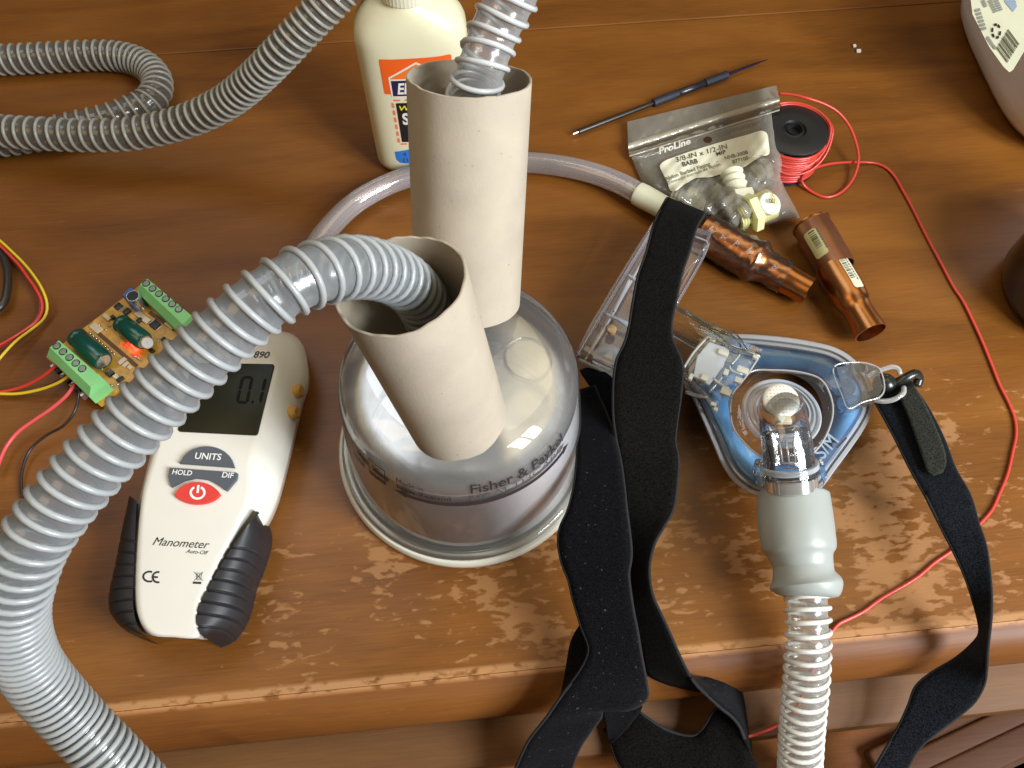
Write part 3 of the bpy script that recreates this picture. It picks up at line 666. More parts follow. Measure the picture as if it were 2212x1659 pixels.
# ------------------------------------------------------------------ circuit board
bcx = crop(100, 820, 600/1914)
ZB = 1.5
M_PCB = mat('amber_circuit_board', (.56, .30, .035), .38, var=.25, scale=260, coat=.3)
M_TERM = mat('green_terminal_plastic', (.26, .66, .25), .42, var=.04)
M_STEEL = mat('tinned_metal', (.72, .70, .66), .25, .9, var=.08)
M_CHIP = mat('black_chip', (.014, .013, .012), .45, var=.1)
M_CAPG = mat('green_capacitor_sleeve', (.004, .075, .055), .25, var=.1, coat=.4)
board = thing('circuit_board', 'amber circuit board with green terminals and red lights tucked under the hose', 'circuit board', bcx(700, 900, 0))
pl = [(148, 1012), (700, 1510), (1700, 700), (1180, 225)]
P = np.array([bcx(x, y, ZB) for x, y in pl])
build('board', MB().rings([P+np.array([0, 0, -.16]), P], cap0=True, cap1=True), M_PCB, board, smooth=0)
bu = nrm(P[2]-P[1]); bv_ = nrm(P[0]-P[1]); bz_ = np.array([0, 0, 1.])       # along the board; across it
for x, y in ((260, 1010), (690, 1420), (1560, 700), (1120, 300)):
    build('standoff', MB().lathe([(.22, -ZB+.03), (.22, -.15)], o=bcx(x, y, ZB), n=12, cap0=True), M_STEEL, board)
def quad_block(name, pts, z0, z1, mtl, parent=board, bev=.05):
    T = np.array([bcx(x, y, z1) for x, y in pts]); B_ = T.copy(); B_[:, 2] = z0; c = T.mean(0)
    S_ = T+(c-T)/np.linalg.norm(c-T, axis=1)[:, None]*bev
    M_ = T.copy(); M_[:, 2] = z1-bev
    return build(name, MB().rings([B_, M_, S_], cap0=True, cap1=True), mtl, parent, smooth=0)
def terminal(pts_top, screws, low):
    """block with a flat screw face and a sloping wire side"""
    T = np.array([bcx(x, y, ZB+1.15) for x, y in pts_top]); c = T.mean(0)
    front = T[[0, 3]]  # wire side edge of the top
    d = nrm(T[3]-T[0]); s_ = nrm(T[0]-T[1])
    B_ = [T[0]+s_*.35, T[1], T[2], T[3]+s_*.35]
    B_ = [np.array([p[0], p[1], ZB]) for p in B_]; M1 = [np.array([p[0], p[1], ZB+.75]) for p in B_]
    t = build('terminal_block', MB().rings([B_, M1, T+(c-T)*.03], cap0=True, cap1=True), M_TERM, board, smooth=0)
    for x, y in screws:
        q = bcx(x, y, ZB+1.16)
        build('screw', MB().lathe([(.02, .012), (.15, .012), (.17, -.02)], o=q, n=16).box(q+np.array([0, 0, .014]), bu*.13, bv_*.022, (0, 0, .006)), M_SCREW, t, smooth=30)
        ring_ = MB().lathe([(.17, .01), (.20, .012), (.21, -.02)], o=q, n=18)
        build('screw_hole', ring_, M_CHIP, t, smooth=30)
M_SCREW = mat('screw_metal', (.30, .32, .26), .35, .8, var=.1)
terminal([(180, 912), (275, 838), (738, 1240), (610, 1330)], [(258, 902), (322, 960), (388, 1018), (452, 1076), (517, 1132)], True)
terminal([(1100, 268), (1175, 212), (1640, 600), (1545, 690)], [(1168, 266), (1232, 318), (1298, 370), (1366, 422), (1433, 475), (1498, 528)], True)
def lying(name, a, b, r, mtl, z):
    A, B = bcx(*a, z), bcx(*b, z); L_ = np.linalg.norm(B-A)
    o = build(name, MB().lathe([(r*.55, 0), (r*.9, .03), (r, .1), (r, .28), (r*.93, .34), (r, .4), (r, L_-.1), (r*.9, L_)], o=A, ax=B-A, n=28, cap0=True, cap1=True), mtl, board, smooth=50)
    build('end_disc', MB().lathe([(.02, L_+.01), (r*.72, L_+.01), (r*.75, L_-.01)], o=A, ax=B-A, n=20), M_STEEL, o)
    for sg in (-1, 1):
        q = A+nrm(np.cross(B-A, bz_))*r*.4*sg; build('lead', MB().tube([q, q-nrm(B-A)*.2, q-nrm(B-A)*.28-bz_*.3, q-nrm(B-A)*.3-bz_*r*1.2], .03, 6), M_STEEL, o)
lying('capacitor', (450, 800), (735, 1060), .52, M_CAPG, ZB+.55)
lying('capacitor', (900, 660), (1150, 860), .50, M_CAPG, ZB+.55)
q = bcx(1108, 500, ZB)
can = build('capacitor', MB().lathe([(.36, .0), (.36, .12), (.33, .16), (.36, .2), (.36, .95), (.33, 1.0), (.02, 1.0)], o=q, n=28, cap0=True), M_STEEL, board, smooth=50)
build('top_print', MB().lathe([(.02, 1.006), (.30, 1.006)], o=q, n=24), M_CHIP, can)
quad_block('trimmer', [(920, 385), (1005, 300), (1100, 368), (1010, 470)], ZB, ZB+.95, mat('blue_trimmer', (.035, .13, .42), .4), bev=.06)
for i, (x, y, w_, h_, z) in enumerate(((885, 500, .30, .24, .16), (972, 552, .3, .2, .2), (1258, 685, .36, .36, .14), (1100, 640, .24, .16, .14), (832, 612, .16, .16, .2), (800, 1178, .28, .24, .2), (1225, 950, .18, .18, .2), (1350, 840, .2, .2, .15), (700, 1060, .3, .2, .3), (905, 1240, .3, .16, .12))):
    c = bcx(x, y, ZB+z/2); chip = build('chip', MB().bbox(c, bu*w_/1.6, bv_*h_/1.6, (0, 0, z/2), .03), M_CHIP, board, smooth=30)
    if i in (0, 2):
        for k in range(4):
            for sg in (-1, 1):
                p = c+bu*(-.6+.4*k)*w_/1.6*1.1+bv_*sg*(h_/1.6+.05); build('pin', MB().box(p-bz_*z*.3, bu*.02, bv_*.05, (0, 0, .02)), M_STEEL, chip, smooth=0)
q = bcx(1178, 870, ZB+.75); build('coin_inductor', MB().lathe([(.02, .1), (.27, .1), (.30, .06), (.30, -.1)], o=q, ax=(.45, -.5, .75), n=24), mat('pale_disc', (.55, .53, .48), .4), board)
M_DOT = M_STEEL
m = MB()
for i in range(9): x, y = 600+i*30, 775+i*26; m.ball(bcx(x, y, ZB+.06), .065, 5)
for i in range(7): x, y = 1025+i*15, 990+i*9; m.ball(bcx(x, y, ZB+.06), .055, 5)
for x, y in ((690, 690), (705, 715), (850, 680), (795, 700), (760, 740), (1440, 690), (1290, 840), (1240, 1025), (720, 1135), (820, 1305), (880, 1290), (640, 1000), (770, 1480), (1330, 1080), (560, 905), (690, 985)): m.ball(bcx(x, y, ZB+.05), .06, 5)
o_ = build('solder_joint', m, M_DOT, board, smooth=180); o_['kind'] = 'stuff'
for a, b in (((680, 770), (1075, 1110)), ((640, 740), (700, 690)), ((1200, 560), (1460, 740))):
    A, B = bcx(*a, ZB+.02), bcx(*b, ZB+.02); d = nrm(B-A); s_ = np.array([-d[1], d[0], 0])
    build('trace', MB().bbox((A+B)/2, d*np.linalg.norm(B-A)/2, s_*.10, (0, 0, .02), .01), mat('dark_trace', (.12, .05, .012), .5), board, smooth=0)
M_PAD = mat('pale_solder_pad', (.62, .50, .33), .35, .3, var=.1)
for x, y, s1_, s2_ in ((925, 1055, .12, .22), (960, 1090, .10, .18), (860, 1215, .14, .12), (1000, 1120, .12, .1), (1130, 610, .5, .16), (660, 720, .35, .2), (770, 610, .25, .12), (1400, 700, .3, .08), (1320, 600, .4, .06)):
    build('component', MB().bbox(bcx(x, y, ZB+.05), bu*s2_, bv_*s1_, (0, 0, .06), .02), M_PAD, board, smooth=0)
M_LED = mat('lit_red_led', (.8, .02, .01), .3, emit=(1, .03, .015, 9))
M_LEDD = mat('red_led_lens', (.6, .02, .01), .2, emit=(1, .04, .02, 1.5))
for x, y, r, mm in ((1040, 895, .12, M_LED), (985, 880, .06, M_LEDD), (920, 880, .05, M_LEDD), (1065, 935, .10, M_LED), (960, 905, .05, M_LEDD), (1045, 995, .05, M_LEDD), (1090, 1000, .05, M_LEDD)):
    build('led', MB().bbox(bcx(x, y, ZB+.08), bu*r, bv_*r, (0, 0, .08), .03), mm, board, smooth=30)
# pin header below the wire side
for i in range(7):
    c = bcx(245+i*48, 1120+i*47, ZB-.55); build('header_pin', MB().bbox(c, bu*.16, bv_*.13, (0, 0, .22), .03), M_STEEL if i % 2 == 0 else M_CHIP, board, smooth=0)
# mounting hole, seen as a dark lined eyelet
build('mounting_hole', MB().lathe([(.02, .012), (.11, .012), (.13, .008)], o=bcx(700, 1424, ZB), n=16), M_CHIP, board)

# ------------------------------------------------------------------ wires
def wire(name, label, pts, r, col, cat='wire', grp=None, parent=None, f=None, n=None, rough=.4):
    P = spline(pts, step=.25); c = P[len(P)//2]
    o = build(name, MB().tube(P, r, 8), mat(name.replace('wire', '')+'wire_sheath', col, rough, var=.04, coat=.15), parent, smooth=180)
    return tag(o, label, cat, grp) if parent is None else o
wl = crop(0, 720, 260/830); wb = crop(0, 740, .5425)
YEL = (.85, .62, .035); REDW = (.72, .055, .04); BLK = (.02, .014, .014)
wire('yellow_wire', 'yellow wire looping in from the far left beside two red ones', [wl(x, y, z) for x, y, z in ((-80, 90, .9), (0, 150, .9), (130, 270, .9), (250, 390, .9), (350, 515, .9), (430, 645, .85), (475, 770, .7), (478, 860, .5), (440, 950, .35), (330, 1045, .5), (170, 1165, .7), (60, 1275, .8), (-20, 1370, .8))], .075, YEL)
wire('red_wire', 'red wire curving in at the left edge just inside the yellow one', [wl(x, y, z) for x, y, z in ((-80, 120, .8), (0, 200, .8), (100, 300, .8), (190, 395, .8), (280, 520, .8), (370, 650, .75), (422, 760, .65), (428, 860, .55), (380, 960, .5), (280, 1040, .5), (150, 1125, .6), (40, 1190, .6), (-40, 1230, .6))], .08, REDW)
wire('red_wire', 'second red wire hidden beneath the first red one at the left edge', [wl(x, y, z) for x, y, z in ((-80, 150, .3), (0, 225, .3), (180, 400, .3), (300, 560, .3), (400, 745, .3), (408, 870, .25), (340, 990, .25), (200, 1105, .25), (60, 1200, .25), (-40, 1255, .25))], .08, (.5, .05, .03))
wire('red_wire', 'short red wire plugged into the first slot of the near terminal', [wb(x, y, z) for x, y, z in ((350, 775, ZB+.35), (325, 788, 1.7), (280, 825, 1.4), (220, 865, 1.0), (130, 908, .6), (50, 930, .4), (-40, 945, .3))], .085, REDW)
wire('yellow_wire', 'short yellow wire plugged into the middle of the near terminal', [wb(x, y, z) for x, y, z in ((420, 838, ZB+.35), (395, 852, 1.6), (350, 880, 1.3), (280, 910, .9), (190, 935, .6), (90, 950, .4), (-40, 948, .3))], .08, YEL)
wire('red_wire', 'longer red wire curving from the near terminal down to the left edge', [wb(x, y, z) for x, y, z in ((455, 868, ZB+.35), (438, 893, 1.6), (395, 955, 1.4), (310, 1030, 1.1), (200, 1105, .8), (105, 1175, .6), (40, 1255, .5), (0, 1340, .5), (-30, 1420, .5))], .095, (.75, .09, .10))
wire('black_wire', 'thin black wire running from the near terminal under the front hose', [wb(x, y, z) for x, y, z in ((470, 900, ZB+.2), (462, 955, 1.4), (440, 1050, 1.2), (375, 1135, .9), (270, 1195, .6), (180, 1275, .4), (138, 1370, .3), (125, 1470, .2), (140, 1580, .2), (200, 1690, .2), (300, 1750, .2))], .075, BLK)
wire('black_wire', 'dark brown wire lying flat beneath the short yellow one left of the board', [wb(x, y, z) for x, y, z in ((400, 838, ZB-.2), (330, 880, 1.0), (250, 915, .5), (170, 942, .25), (80, 955, .2), (0, 950, .2), (-50, 945, .2))], .07, (.05, .03, .015))
cb = [wl(x, y, .45) for x, y in ((-60, 860), (0, 830), (45, 770), (72, 660), (82, 540), (70, 420), (30, 310), (-40, 230))]
tag(build('black_cable', MB().tube(spline(cb, step=.3), .22, 12), mat('dark_cable_sheath', (.03, .024, .02), .38, coat=.2), None, smooth=180), 'thick dark cable bowed along the left edge inside the wires', 'cable')

# ------------------------------------------------------------------ clear tubing with its white barbed fitting
M_TUBING = clear('cloudy_tubing', (.93, .90, .90), .22, (.66, .60, .60), .10, .8, .03)
tb = lambda x, y, z: at(x, y, z)
tp = [tb(672, 560, .75), tb(685, 528, .75), tb(715, 488, .75), tb(765, 440, .75), tb(830, 402, .75), tb(890, 380, .75), tb(960, 362, .75), tb(1040, 352, .75), tb(1140, 351, .75), tb(1220, 360, .8), tb(1290, 377, .9), tb(1345, 399, 1.0), tb(1400, 430, 1.1)]
tub = thing('clear_tubing', 'cloudy plastic tube looped behind the cardboard tubes towards the bag', 'tubing', tp[6])
Pt = spline(tp, step=.25)
m = MB().tube(Pt, .62, 24, caps=False); build('outer_wall', m, M_TUBING, tub, smooth=180)
build('bore', MB().tube(Pt, .40, 18, caps=False), M_TUBING, tub, smooth=180)
M_NYLON = mat('white_nylon', (.70, .69, .52), .4, var=.03, sss=.25)
fa, fb = tb(1352, 404, 1.0), tb(1470, 468, 1.3); dn = fb-fa; Lf = np.linalg.norm(dn)
nf = thing('barbed_fitting', 'white nylon barbed fitting pushed into the end of the cloudy tube', 'fitting', fa)
build('barb', MB().lathe([(.3, .0), (.44, .1), (.40, .5), (.46, .52), (.42, .85)], o=fa, ax=dn, n=24, cap0=True), M_NYLON, nf)
build('collar', MB().lathe([(.45, .8), (.68, .85), (.70, 1.3), (.66, Lf*.72), (.7, Lf*.74), (.7, Lf), (.5, Lf+.02)], o=fa, ax=dn, n=28, cap1=True), M_NYLON, nf)

# ------------------------------------------------------------------ headgear straps
def webbing(name, col, fine, sheen, rough=.9, tw=0):
    m, nt, b, out = nodes(name); N = nt.nodes.new; L = nt.links.new
    uv = N('ShaderNodeUVMap'); mp = N('ShaderNodeMapping'); L(uv.outputs[0], mp.inputs[0]); mp.inputs['Rotation'].default_value = (0, 0, R_(tw))
    wv = N('ShaderNodeTexWave'); wv.inputs['Scale'].default_value = fine; wv.inputs['Distortion'].default_value = .3; L(mp.outputs[0], wv.inputs[0]); wv.bands_direction = 'Y'
    tc = N('ShaderNodeTexCoord'); nz = N('ShaderNodeTexNoise'); nz.inputs['Scale'].default_value = 1500; L(tc.outputs['Object'], nz.inputs[0])
    r = N('ShaderNodeMapRange'); r.inputs[1].default_value = .3; r.inputs[2].default_value = .7; r.inputs[3].default_value = .15; r.inputs[4].default_value = 2.3; L(nz.outputs[0], r.inputs[0])
    fl = N('ShaderNodeTexNoise'); fl.inputs['Scale'].default_value = 700; L(tc.outputs['Object'], fl.inputs[0])
    fr = N('ShaderNodeMapRange'); fr.inputs[1].default_value = .70; fr.inputs[2].default_value = .76; fr.inputs[4].default_value = .16 if sheen == .04 else 0; L(fl.outputs[0], fr.inputs[0])
    mx = N('ShaderNodeMix'); mx.data_type = 'RGBA'; mx.blend_type = 'MULTIPLY'; mx.inputs[0].default_value = 1; mx.inputs[6].default_value = (*col, 1); L(r.outputs[0], mx.inputs[7])
    m2 = N('ShaderNodeMix'); m2.data_type = 'RGBA'; L(fr.outputs[0], m2.inputs[0]); L(mx.outputs[2], m2.inputs[6]); m2.inputs[7].default_value = (.5, .5, .52, 1)
    L(m2.outputs[2], b.inputs['Base Color'])
    b.inputs['Roughness'].default_value = rough; b.inputs['Sheen Weight'].default_value = sheen; b.inputs['Sheen Roughness'].default_value = .5; b.inputs['Specular IOR Level'].default_value = .05
    bp = N('ShaderNodeBump'); bp.inputs['Strength'].default_value = .4; bp.inputs['Distance'].default_value = .0004
    ad = N('ShaderNodeMath'); ad.operation = 'ADD'; L(wv.outputs[1], ad.inputs[0]); L(nz.outputs[0], ad.inputs[1]); L(ad.outputs[0], bp.inputs['Height']); L(bp.outputs[0], b.inputs['Normal'])
    return m
HEM = mat('strap_hem', (.012, .012, .013), .95, var=.3, scale=900)
M_ELAST = webbing('ribbed_elastic', (.0048, .0045, .0042), 30, .02)
M_VELV = webbing('black_velvet', (.0036, .0036, .0050), 24, .04)
M_TWILL = webbing('navy_twill', (.0065, .0075, .0100), 26, .03, tw=55)
def ribbon(name, mtl, pairs, parent, thick=.13, label=None, bulge=.0, nu=9):
    """pairs: ((left point), (right point)) world points along the strap"""
    A = np.array([np.concatenate([l, r]) for l, r in pairs], float)
    mid_ = (A[:, :3]+A[:, 3:])/2
    Q = spline(np.concatenate([mid_, A], 1), step=.22)
    Lp, Rp = Q[:, 3:6], Q[:, 6:9]
    us = np.linspace(0, 1, nu)
    G = Lp[:, None]*(1-us)[None, :, None]+Rp[:, None]*us[None, :, None]
    T = np.gradient(G.mean(1), axis=0); W_ = Rp-Lp; Nn = np.cross(W_, T); Nn /= (np.linalg.norm(Nn, axis=1)[:, None]+1e-9)
    G = G+Nn[:, None]*(bulge*np.sin(np.pi*us)[None, :, None])
    o = build(name, MB().rings(G, close_u=False), mtl, parent, smooth=180, solid=thick, label=label)
    me = o.data; uvl = me.uv_layers.new(name='UVMap'); S_ = np.concatenate([[0], np.cumsum(np.linalg.norm(np.diff(Q[:, :3], axis=0), axis=1))])
    for lp in me.loops:
        i, j = divmod(lp.vertex_index, nu); uvl.data[lp.index].uv = (us[j]*3.0, S_[i])
    if len(pairs) > 6 and thick > .1:
        for e_ in (0, 1): build('hem', MB().tube(G[:, -e_], .075, 6), HEM, o, smooth=180)
    return o
fA = crop(1600, 560, 800/1659); fB = crop(1600, 1200, 800/1659); fC = crop(1600, 1900, 900/2212); fF = crop(2600, 1400, 664/1051); f6 = crop(2064, 740, .5425)
gear = thing('mask_headgear', 'tangle of black headgear straps hanging over the desk front from the clear mask', 'headgear', fB(700, 800, 0))
s1 = [(fA(1130, 190, 4.2), fA(1330, 275, 4.2)), (fA(1100, 148, 4.7), fA(1338, 246, 4.7)), (fA(1070, 185, 5.2), fA(1325, 275, 5.2)), (fA(1010, 305, 5.3), fA(1285, 345, 5.3)), (fA(950, 520, 5.3), fA(1237, 505, 5.3)), (fA(900, 660, 5.2), fA(1190, 645, 5.2)), (fA(862, 860, 5.0), fA(1148, 835, 5.0)),
      (fA(838, 1010, 4.9), fA(1120, 980, 4.9)), (fA(812, 1105, 4.8), fA(1125, 1080, 4.8)), (fA(760, 1215, 4.7), fA(1180, 1205, 4.7)), (fA(740, 1330, 4.6), fA(1195, 1295, 4.5)), (fB(735, 173, 4.4), fB(1177, 150, 4.2)), (fB(740, 300, 4.2), fB(1155, 300, 3.8)),
      (fB(762, 450, 3.8), fB(1143, 440, 3.5)), (fB(775, 560, 3.4), fB(1165, 540, 3.3)), (fB(785, 710, 3.1), fB(1155, 720, 3.2)), (fB(800, 850, 2.8), fB(1128, 885, 3.2)), (fB(810, 1000, 2.5), fB(1065, 1000, 3.3)), (fB(815, 1120, 2.3), fB(1008, 1105, 3.3)), (fB(815, 1240, 2.1), fB(975, 1240, 3.2)),
      (fB(820, 1360, 1.9), fB(978, 1360, 3.0)), (fB(825, 1460, 1.8), fB(1000, 1460, 2.8)), (fC(1030, 130, 1.6), fC(1240, 130, 2.5)), (fC(1050, 290, 1.2), fC(1318, 300, 2.2)), (fC(1090, 420, .9), fC(1365, 410, 2.0)), (fC(1125, 590, .2), fC(1425, 540, 1.7)), (fC(1250, 668, -.3), fC(1480, 640, 1.4)), (fC(1400, 712, -.8), fC(1530, 705, 1.0)), (fC(1530, 742, -1.3), fC(1570, 745, .6))]
build_r = ribbon
ribbon('elastic_strap', M_ELAST, s1, gear)
s1b = [(fC(1440, 600, 1.2), fC(1480, 640, 1.5)), (fC(1530, 650, .2), fC(1530, 705, 1.3)), (fC(1640, 648, -.6), fC(1620, 792, 1.0)), (fC(1760, 655, -1.2), fC(1720, 882, .6)), (fC(1835, 685, -1.7), fC(1800, 945, .2)), (fC(1875, 760, -2.2), fC(1850, 1005, -.2)), (fC(1900, 880, -2.8), fC(1885, 1070, -.7)), (fC(1925, 1010, -3.4), fC(1910, 1150, -1.2)), (fC(1945, 1180, -4.0), fC(1945, 1260, -2.0)), (fC(1965, 1370, -5), fC(1995, 1380, -3))]
ribbon('velvet_strap', M_VELV, s1b, gear)
s4 = [(fC(1060, 890, -1.5), fC(800, 1040, -2.4)), (fC(1090, 920, -1.4), fC(850, 1140, -2.2)), (fC(1250, 1030, -1.6), fC(905, 1300, -2.2)), (fC(1360, 1075, -1.8), fC(1010, 1420, -2.2)), (fC(1455, 1096, -1.8), fC(1200, 1520, -2.2)), (fC(1530, 1082, -1.7), fC(1450, 1560, -2.2)), (fC(1590, 1020, -1.4), fC(1650, 1560, -2.2)), (fC(1690, 880, -.8), fC(1880, 1500, -2.2)), (fC(1780, 935, -.6), fC(1960, 1460, -2.0)), (fC(1848, 1000, -.5), fC(1990, 1380, -2.0)), (fC(1900, 1120, -.8), fC(2000, 1340, -2.0))]
ribbon('elastic_strap', M_ELAST, s4, gear)
s2 = [(fB(520, 90, 2.6), fB(610, 60, 2.7)), (fB(505, 190, 2.9), fB(655, 165, 3.0)), (fB(502, 270, 3.2), fB(692, 245, 3.4)), (fB(500, 420, 3.7), fB(745, 400, 3.9)), (fB(492, 600, 4.2), fB(783, 560, 4.3)), (fB(475, 740, 4.3), fB(805, 720, 4.4)), (fB(435, 890, 4.2), fB(820, 860, 4.4)), (fB(385, 1000, 4.0), fB(838, 1000, 4.3)), (fB(374, 1110, 3.8), fB(852, 1130, 4.2)), (fB(400, 1240, 3.6), fB(850, 1215, 4.1)), (fB(440, 1340, 3.5), fB(836, 1300, 4.0)), (fB(470, 1470, 3.3), fB(850, 1440, 3.8)),
      (fC(590, 130, 3.1), fC(1030, 130, 3.5)), (fC(630, 260, 2.9), fC(1060, 280, 3.2)), (fC(682, 400, 2.6), fC(1082, 420, 2.9)), (fC(660, 500, 2.3), fC(1105, 545, 2.5)), (fC(590, 620, 2.0), fC(1130, 680, 2.0)), (fC(490, 750, 1.6), fC(1132, 800, 1.4)), (fC(405, 870, 1.2), fC(1000, 888, 1.0)), (fC(350, 950, .9), fC(800, 890, .8)), (fC(270, 1050, .5), fC(770, 950, .4)), (fC(205, 1140, .1), fC(690, 1060, 0)), (fC(130, 1300, -.6), fC(610, 1180, -.6)), (fC(80, 1420, -1.2), fC(560, 1300, -1.2)), (fC(20, 1560, -1.8), fC(520, 1450, -1.8))]
ribbon('velvet_strap', M_VELV, s2, gear)
ribbon('fold', M_VELV, [(fC(780, 870, .2), fC(1100, 860, .2)), (fC(785, 895, .0), fC(1088, 892, .1)), (fC(800, 980, -.5), fC(1020, 985, -.3)), (fC(820, 1060, -1), fC(940, 1075, -.8)), (fC(840, 1140, -1.6), fC(862, 1150, -1.4))], gear)
ribbon('elastic_strap', M_ELAST, [(fC(620, 220, 2.0), fC(700, 320, 2.4)), (fC(575, 285, 1.8), fC(700, 420, 2.2)), (fC(540, 365, 1.6), fC(695, 500, 2.0)), (fC(515, 500, 1.2), fC(640, 600, 1.7)), (fC(495, 640, .8), fC(570, 690, 1.3)), (fC(470, 770, .2), fC(490, 780, .8))], gear)
ribbon('velvet_strap', M_TWILL, [(fA(515, 1292, 1.6), fA(560, 1270, 1.8)), (fA(530, 1320, 1.8), fA(690, 1305, 2.2)), (fA(565, 1370, 1.8), fA(745, 1365, 2.4)), (fA(605, 1430, 1.8), fA(750, 1440, 2.5)), (fA(590, 1500, 2.0), fA(760, 1560, 2.6)), (fA(560, 1560, 2.2), fA(780, 1680, 2.6))], gear)
s5 = [(f6(1300, 940, 2.0), f6(1520, 830, 2.0)), (f6(1352, 1025, 2.2), f6(1560, 905, 2.2)), (f6(1440, 1185, 2.4), f6(1650, 1040, 2.4)), (f6(1540, 1385, 2.6), f6(1742, 1220, 2.6)), (f6(1622, 1532, 2.7), f6(1812, 1400, 2.7)), (fF(560, 300, 2.8), fF(772, 270, 2.8)), (fF(640, 460, 2.8), fF(822, 430, 2.9)), (fF(702, 580, 2.8), fF(858, 540, 3.1)), (fF(752, 690, 2.7), fF(878, 680, 3.2)), (fF(790, 800, 2.5), fF(887, 800, 3.2)), (fF(818, 900, 2.1), fF(886, 880, 3.1)), (fF(828, 975, 1.6), fF(880, 950, 2.9)),
      (fF(795, 1030, .9), fF(868, 1060, 2.4)), (fF(705, 1108, .2), fF(862, 1160, 1.6)), (fF(585, 1180, -.3), fF(848, 1240, .8)), (fF(505, 1250, -.6), fF(800, 1325, .2)), (fF(470, 1340, -.9), fF(715, 1400, -.3)), (fF(420, 1450, -1.2), fF(610, 1480, -.8)), (fF(350, 1570, -1.6), fF(520, 1560, -1.2)), (fF(295, 1665, -2), fF(460, 1660, -1.8)), (fF(220, 1800, -2.6), fF(390, 1800, -2.6))]
ribbon('twill_strap', M_TWILL, s5, gear)
ribbon('olive_tab', webbing('olive_felt', (.018, .019, .014), 20, .1), [(f6(1470, 945, 2.65), f6(1560, 890, 2.65)), (f6(1530, 1080, 2.8), f6(1640, 1030, 2.8)), (f6(1590, 1250, 2.95), f6(1715, 1200, 2.95)), (f6(1625, 1350, 3.0), f6(1752, 1310, 3.0)), (f6(1645, 1405, 3.0), f6(1752, 1372, 3.0)), (f6(1680, 1430, 3.0), f6(1735, 1412, 3.0))], gear, thick=.08)
# ------------------------------------------------------------------ nasal mask
mk = crop(2100, 1000, 800/2212)
M_MCLEAR = clear('clear_mask_plastic', (.97, .98, .99), .018, (.75, .80, .86), .04, .9, .02)
M_MFROST = clear('frosted_mask_rim', (.88, .91, .94), .34, (.66, .72, .78), .12, .8, .03)
def bluemat():
    m, nt, b, out = nodes('blue_gel_cushion'); N = nt.nodes.new; L = nt.links.new
    tc = N('ShaderNodeTexCoord'); nz = N('ShaderNodeTexNoise'); nz.inputs['Scale'].default_value = 55; nz.inputs['Detail'].default_value = 3; L(tc.outputs['Object'], nz.inputs[0])
    rp = N('ShaderNodeValToRGB'); e = rp.color_ramp.elements; e[0].position = .3; e[0].color = (.08, .30, .64, 1); e[1].position = .75; e[1].color = (.24, .55, .90, 1); L(nz.outputs[0], rp.inputs[0])
    L(rp.outputs[0], b.inputs['Base Color']); b.inputs['Roughness'].default_value = .25; b.inputs['Coat Weight'].default_value = .4
    b.inputs['Subsurface Weight'].default_value = .2; b.inputs['Subsurface Radius'].default_value = (.003, .006, .01); b.inputs['Subsurface Scale'].default_value = 1
    return m
M_BLUE = bluemat()
mask = thing('breathing_mask', 'clear nose mask with blue gel cushion and elbow vent lying right of the straps', 'mask', mk(1090, 880, 0))
MC = np.array([1090., 880.])
def polar(pts, n=144):
    P = spline([(x, y, 0) for x, y in pts], n=600, closed=True)[:, :2]-MC
    a = np.arctan2(P[:, 1], P[:, 0]); r = np.hypot(P[:, 0], P[:, 1]); o_ = np.argsort(a); a, r = a[o_], r[o_]
    g = np.linspace(-np.pi, np.pi, n, endpoint=False)
    return np.interp(g, np.concatenate([a-2*np.pi, a, a+2*np.pi]), np.concatenate([r, r, r]))
ga = np.linspace(-np.pi, np.pi, 144, endpoint=False)
O_ = polar([(560, 185), (700, 178), (1000, 195), (1300, 235), (1560, 300), (1720, 400), (1850, 560), (1895, 700), (1890, 850), (1820, 1000), (1700, 1180), (1560, 1370), (1430, 1540), (1300, 1620), (1100, 1650), (920, 1620), (800, 1585), (650, 1470), (560, 1340), (480, 1160), (380, 930), (285, 720), (215, 600), (210, 480), (300, 340), (420, 240)])
I_ = polar([(820, 515), (1000, 500), (1250, 520), (1420, 580), (1500, 700), (1530, 850), (1500, 1000), (1400, 1180), (1250, 1290), (1000, 1300), (850, 1220), (720, 1090), (655, 980), (640, 800), (670, 690)])
def mring(r, z): r = np.full(144, r) if np.isscalar(r) else r; return [mk(MC[0]+q*math.cos(a), MC[1]+q*math.sin(a), z) for q, a in zip(r, ga)]
build('cushion', MB().rings([mring(O_-70, 1.35), mring(O_-62, .7), mring(O_-90, .15), mring(I_+90, .12), mring(I_+10, .35), mring(I_+4, .9), mring(I_+45, 1.45), mring((O_+I_)/2, 1.75), mring(O_-110, 1.62), mring(O_-70, 1.35)]), M_BLUE, mask, smooth=180)
build('rim', MB().rings([mring(O_-8, .95), mring(O_, 1.15), mring(O_, 1.5), mring(O_-10, 1.62), mring(O_-40, 1.66), mring(O_-48, 1.50), mring(O_-60, 1.50), mring(O_-66, 1.72), mring(O_-96, 1.80), mring(O_-104, 1.70), mring(O_-90, 1.4)]), M_MFROST, mask, smooth=35)
build('rim_bead', MB().tube(spline(mring(O_-52, 1.56), n=200, closed=True), .035, 6), clear('rim_line', (.45, .43, .42), .3, (.3, .28, .27)), mask, smooth=180)
build('shell', MB().rings([mring(O_-84, 1.78), mring(O_*.7+I_*.3, 2.15), mring(O_*.4+I_*.6, 2.62), mring(O_*.12+I_*.88, 2.95), mring(I_*1.0, 3.05), mring(I_*.96, 3.22), mring(I_*.5+345*.5, 3.34), mring(352, 3.4)]), M_MCLEAR, mask, smooth=30)
M_EDGE = clear('bright_plastic_edge', (.9, .9, .9), .35, (.8, .8, .78), .08, 1., .1)
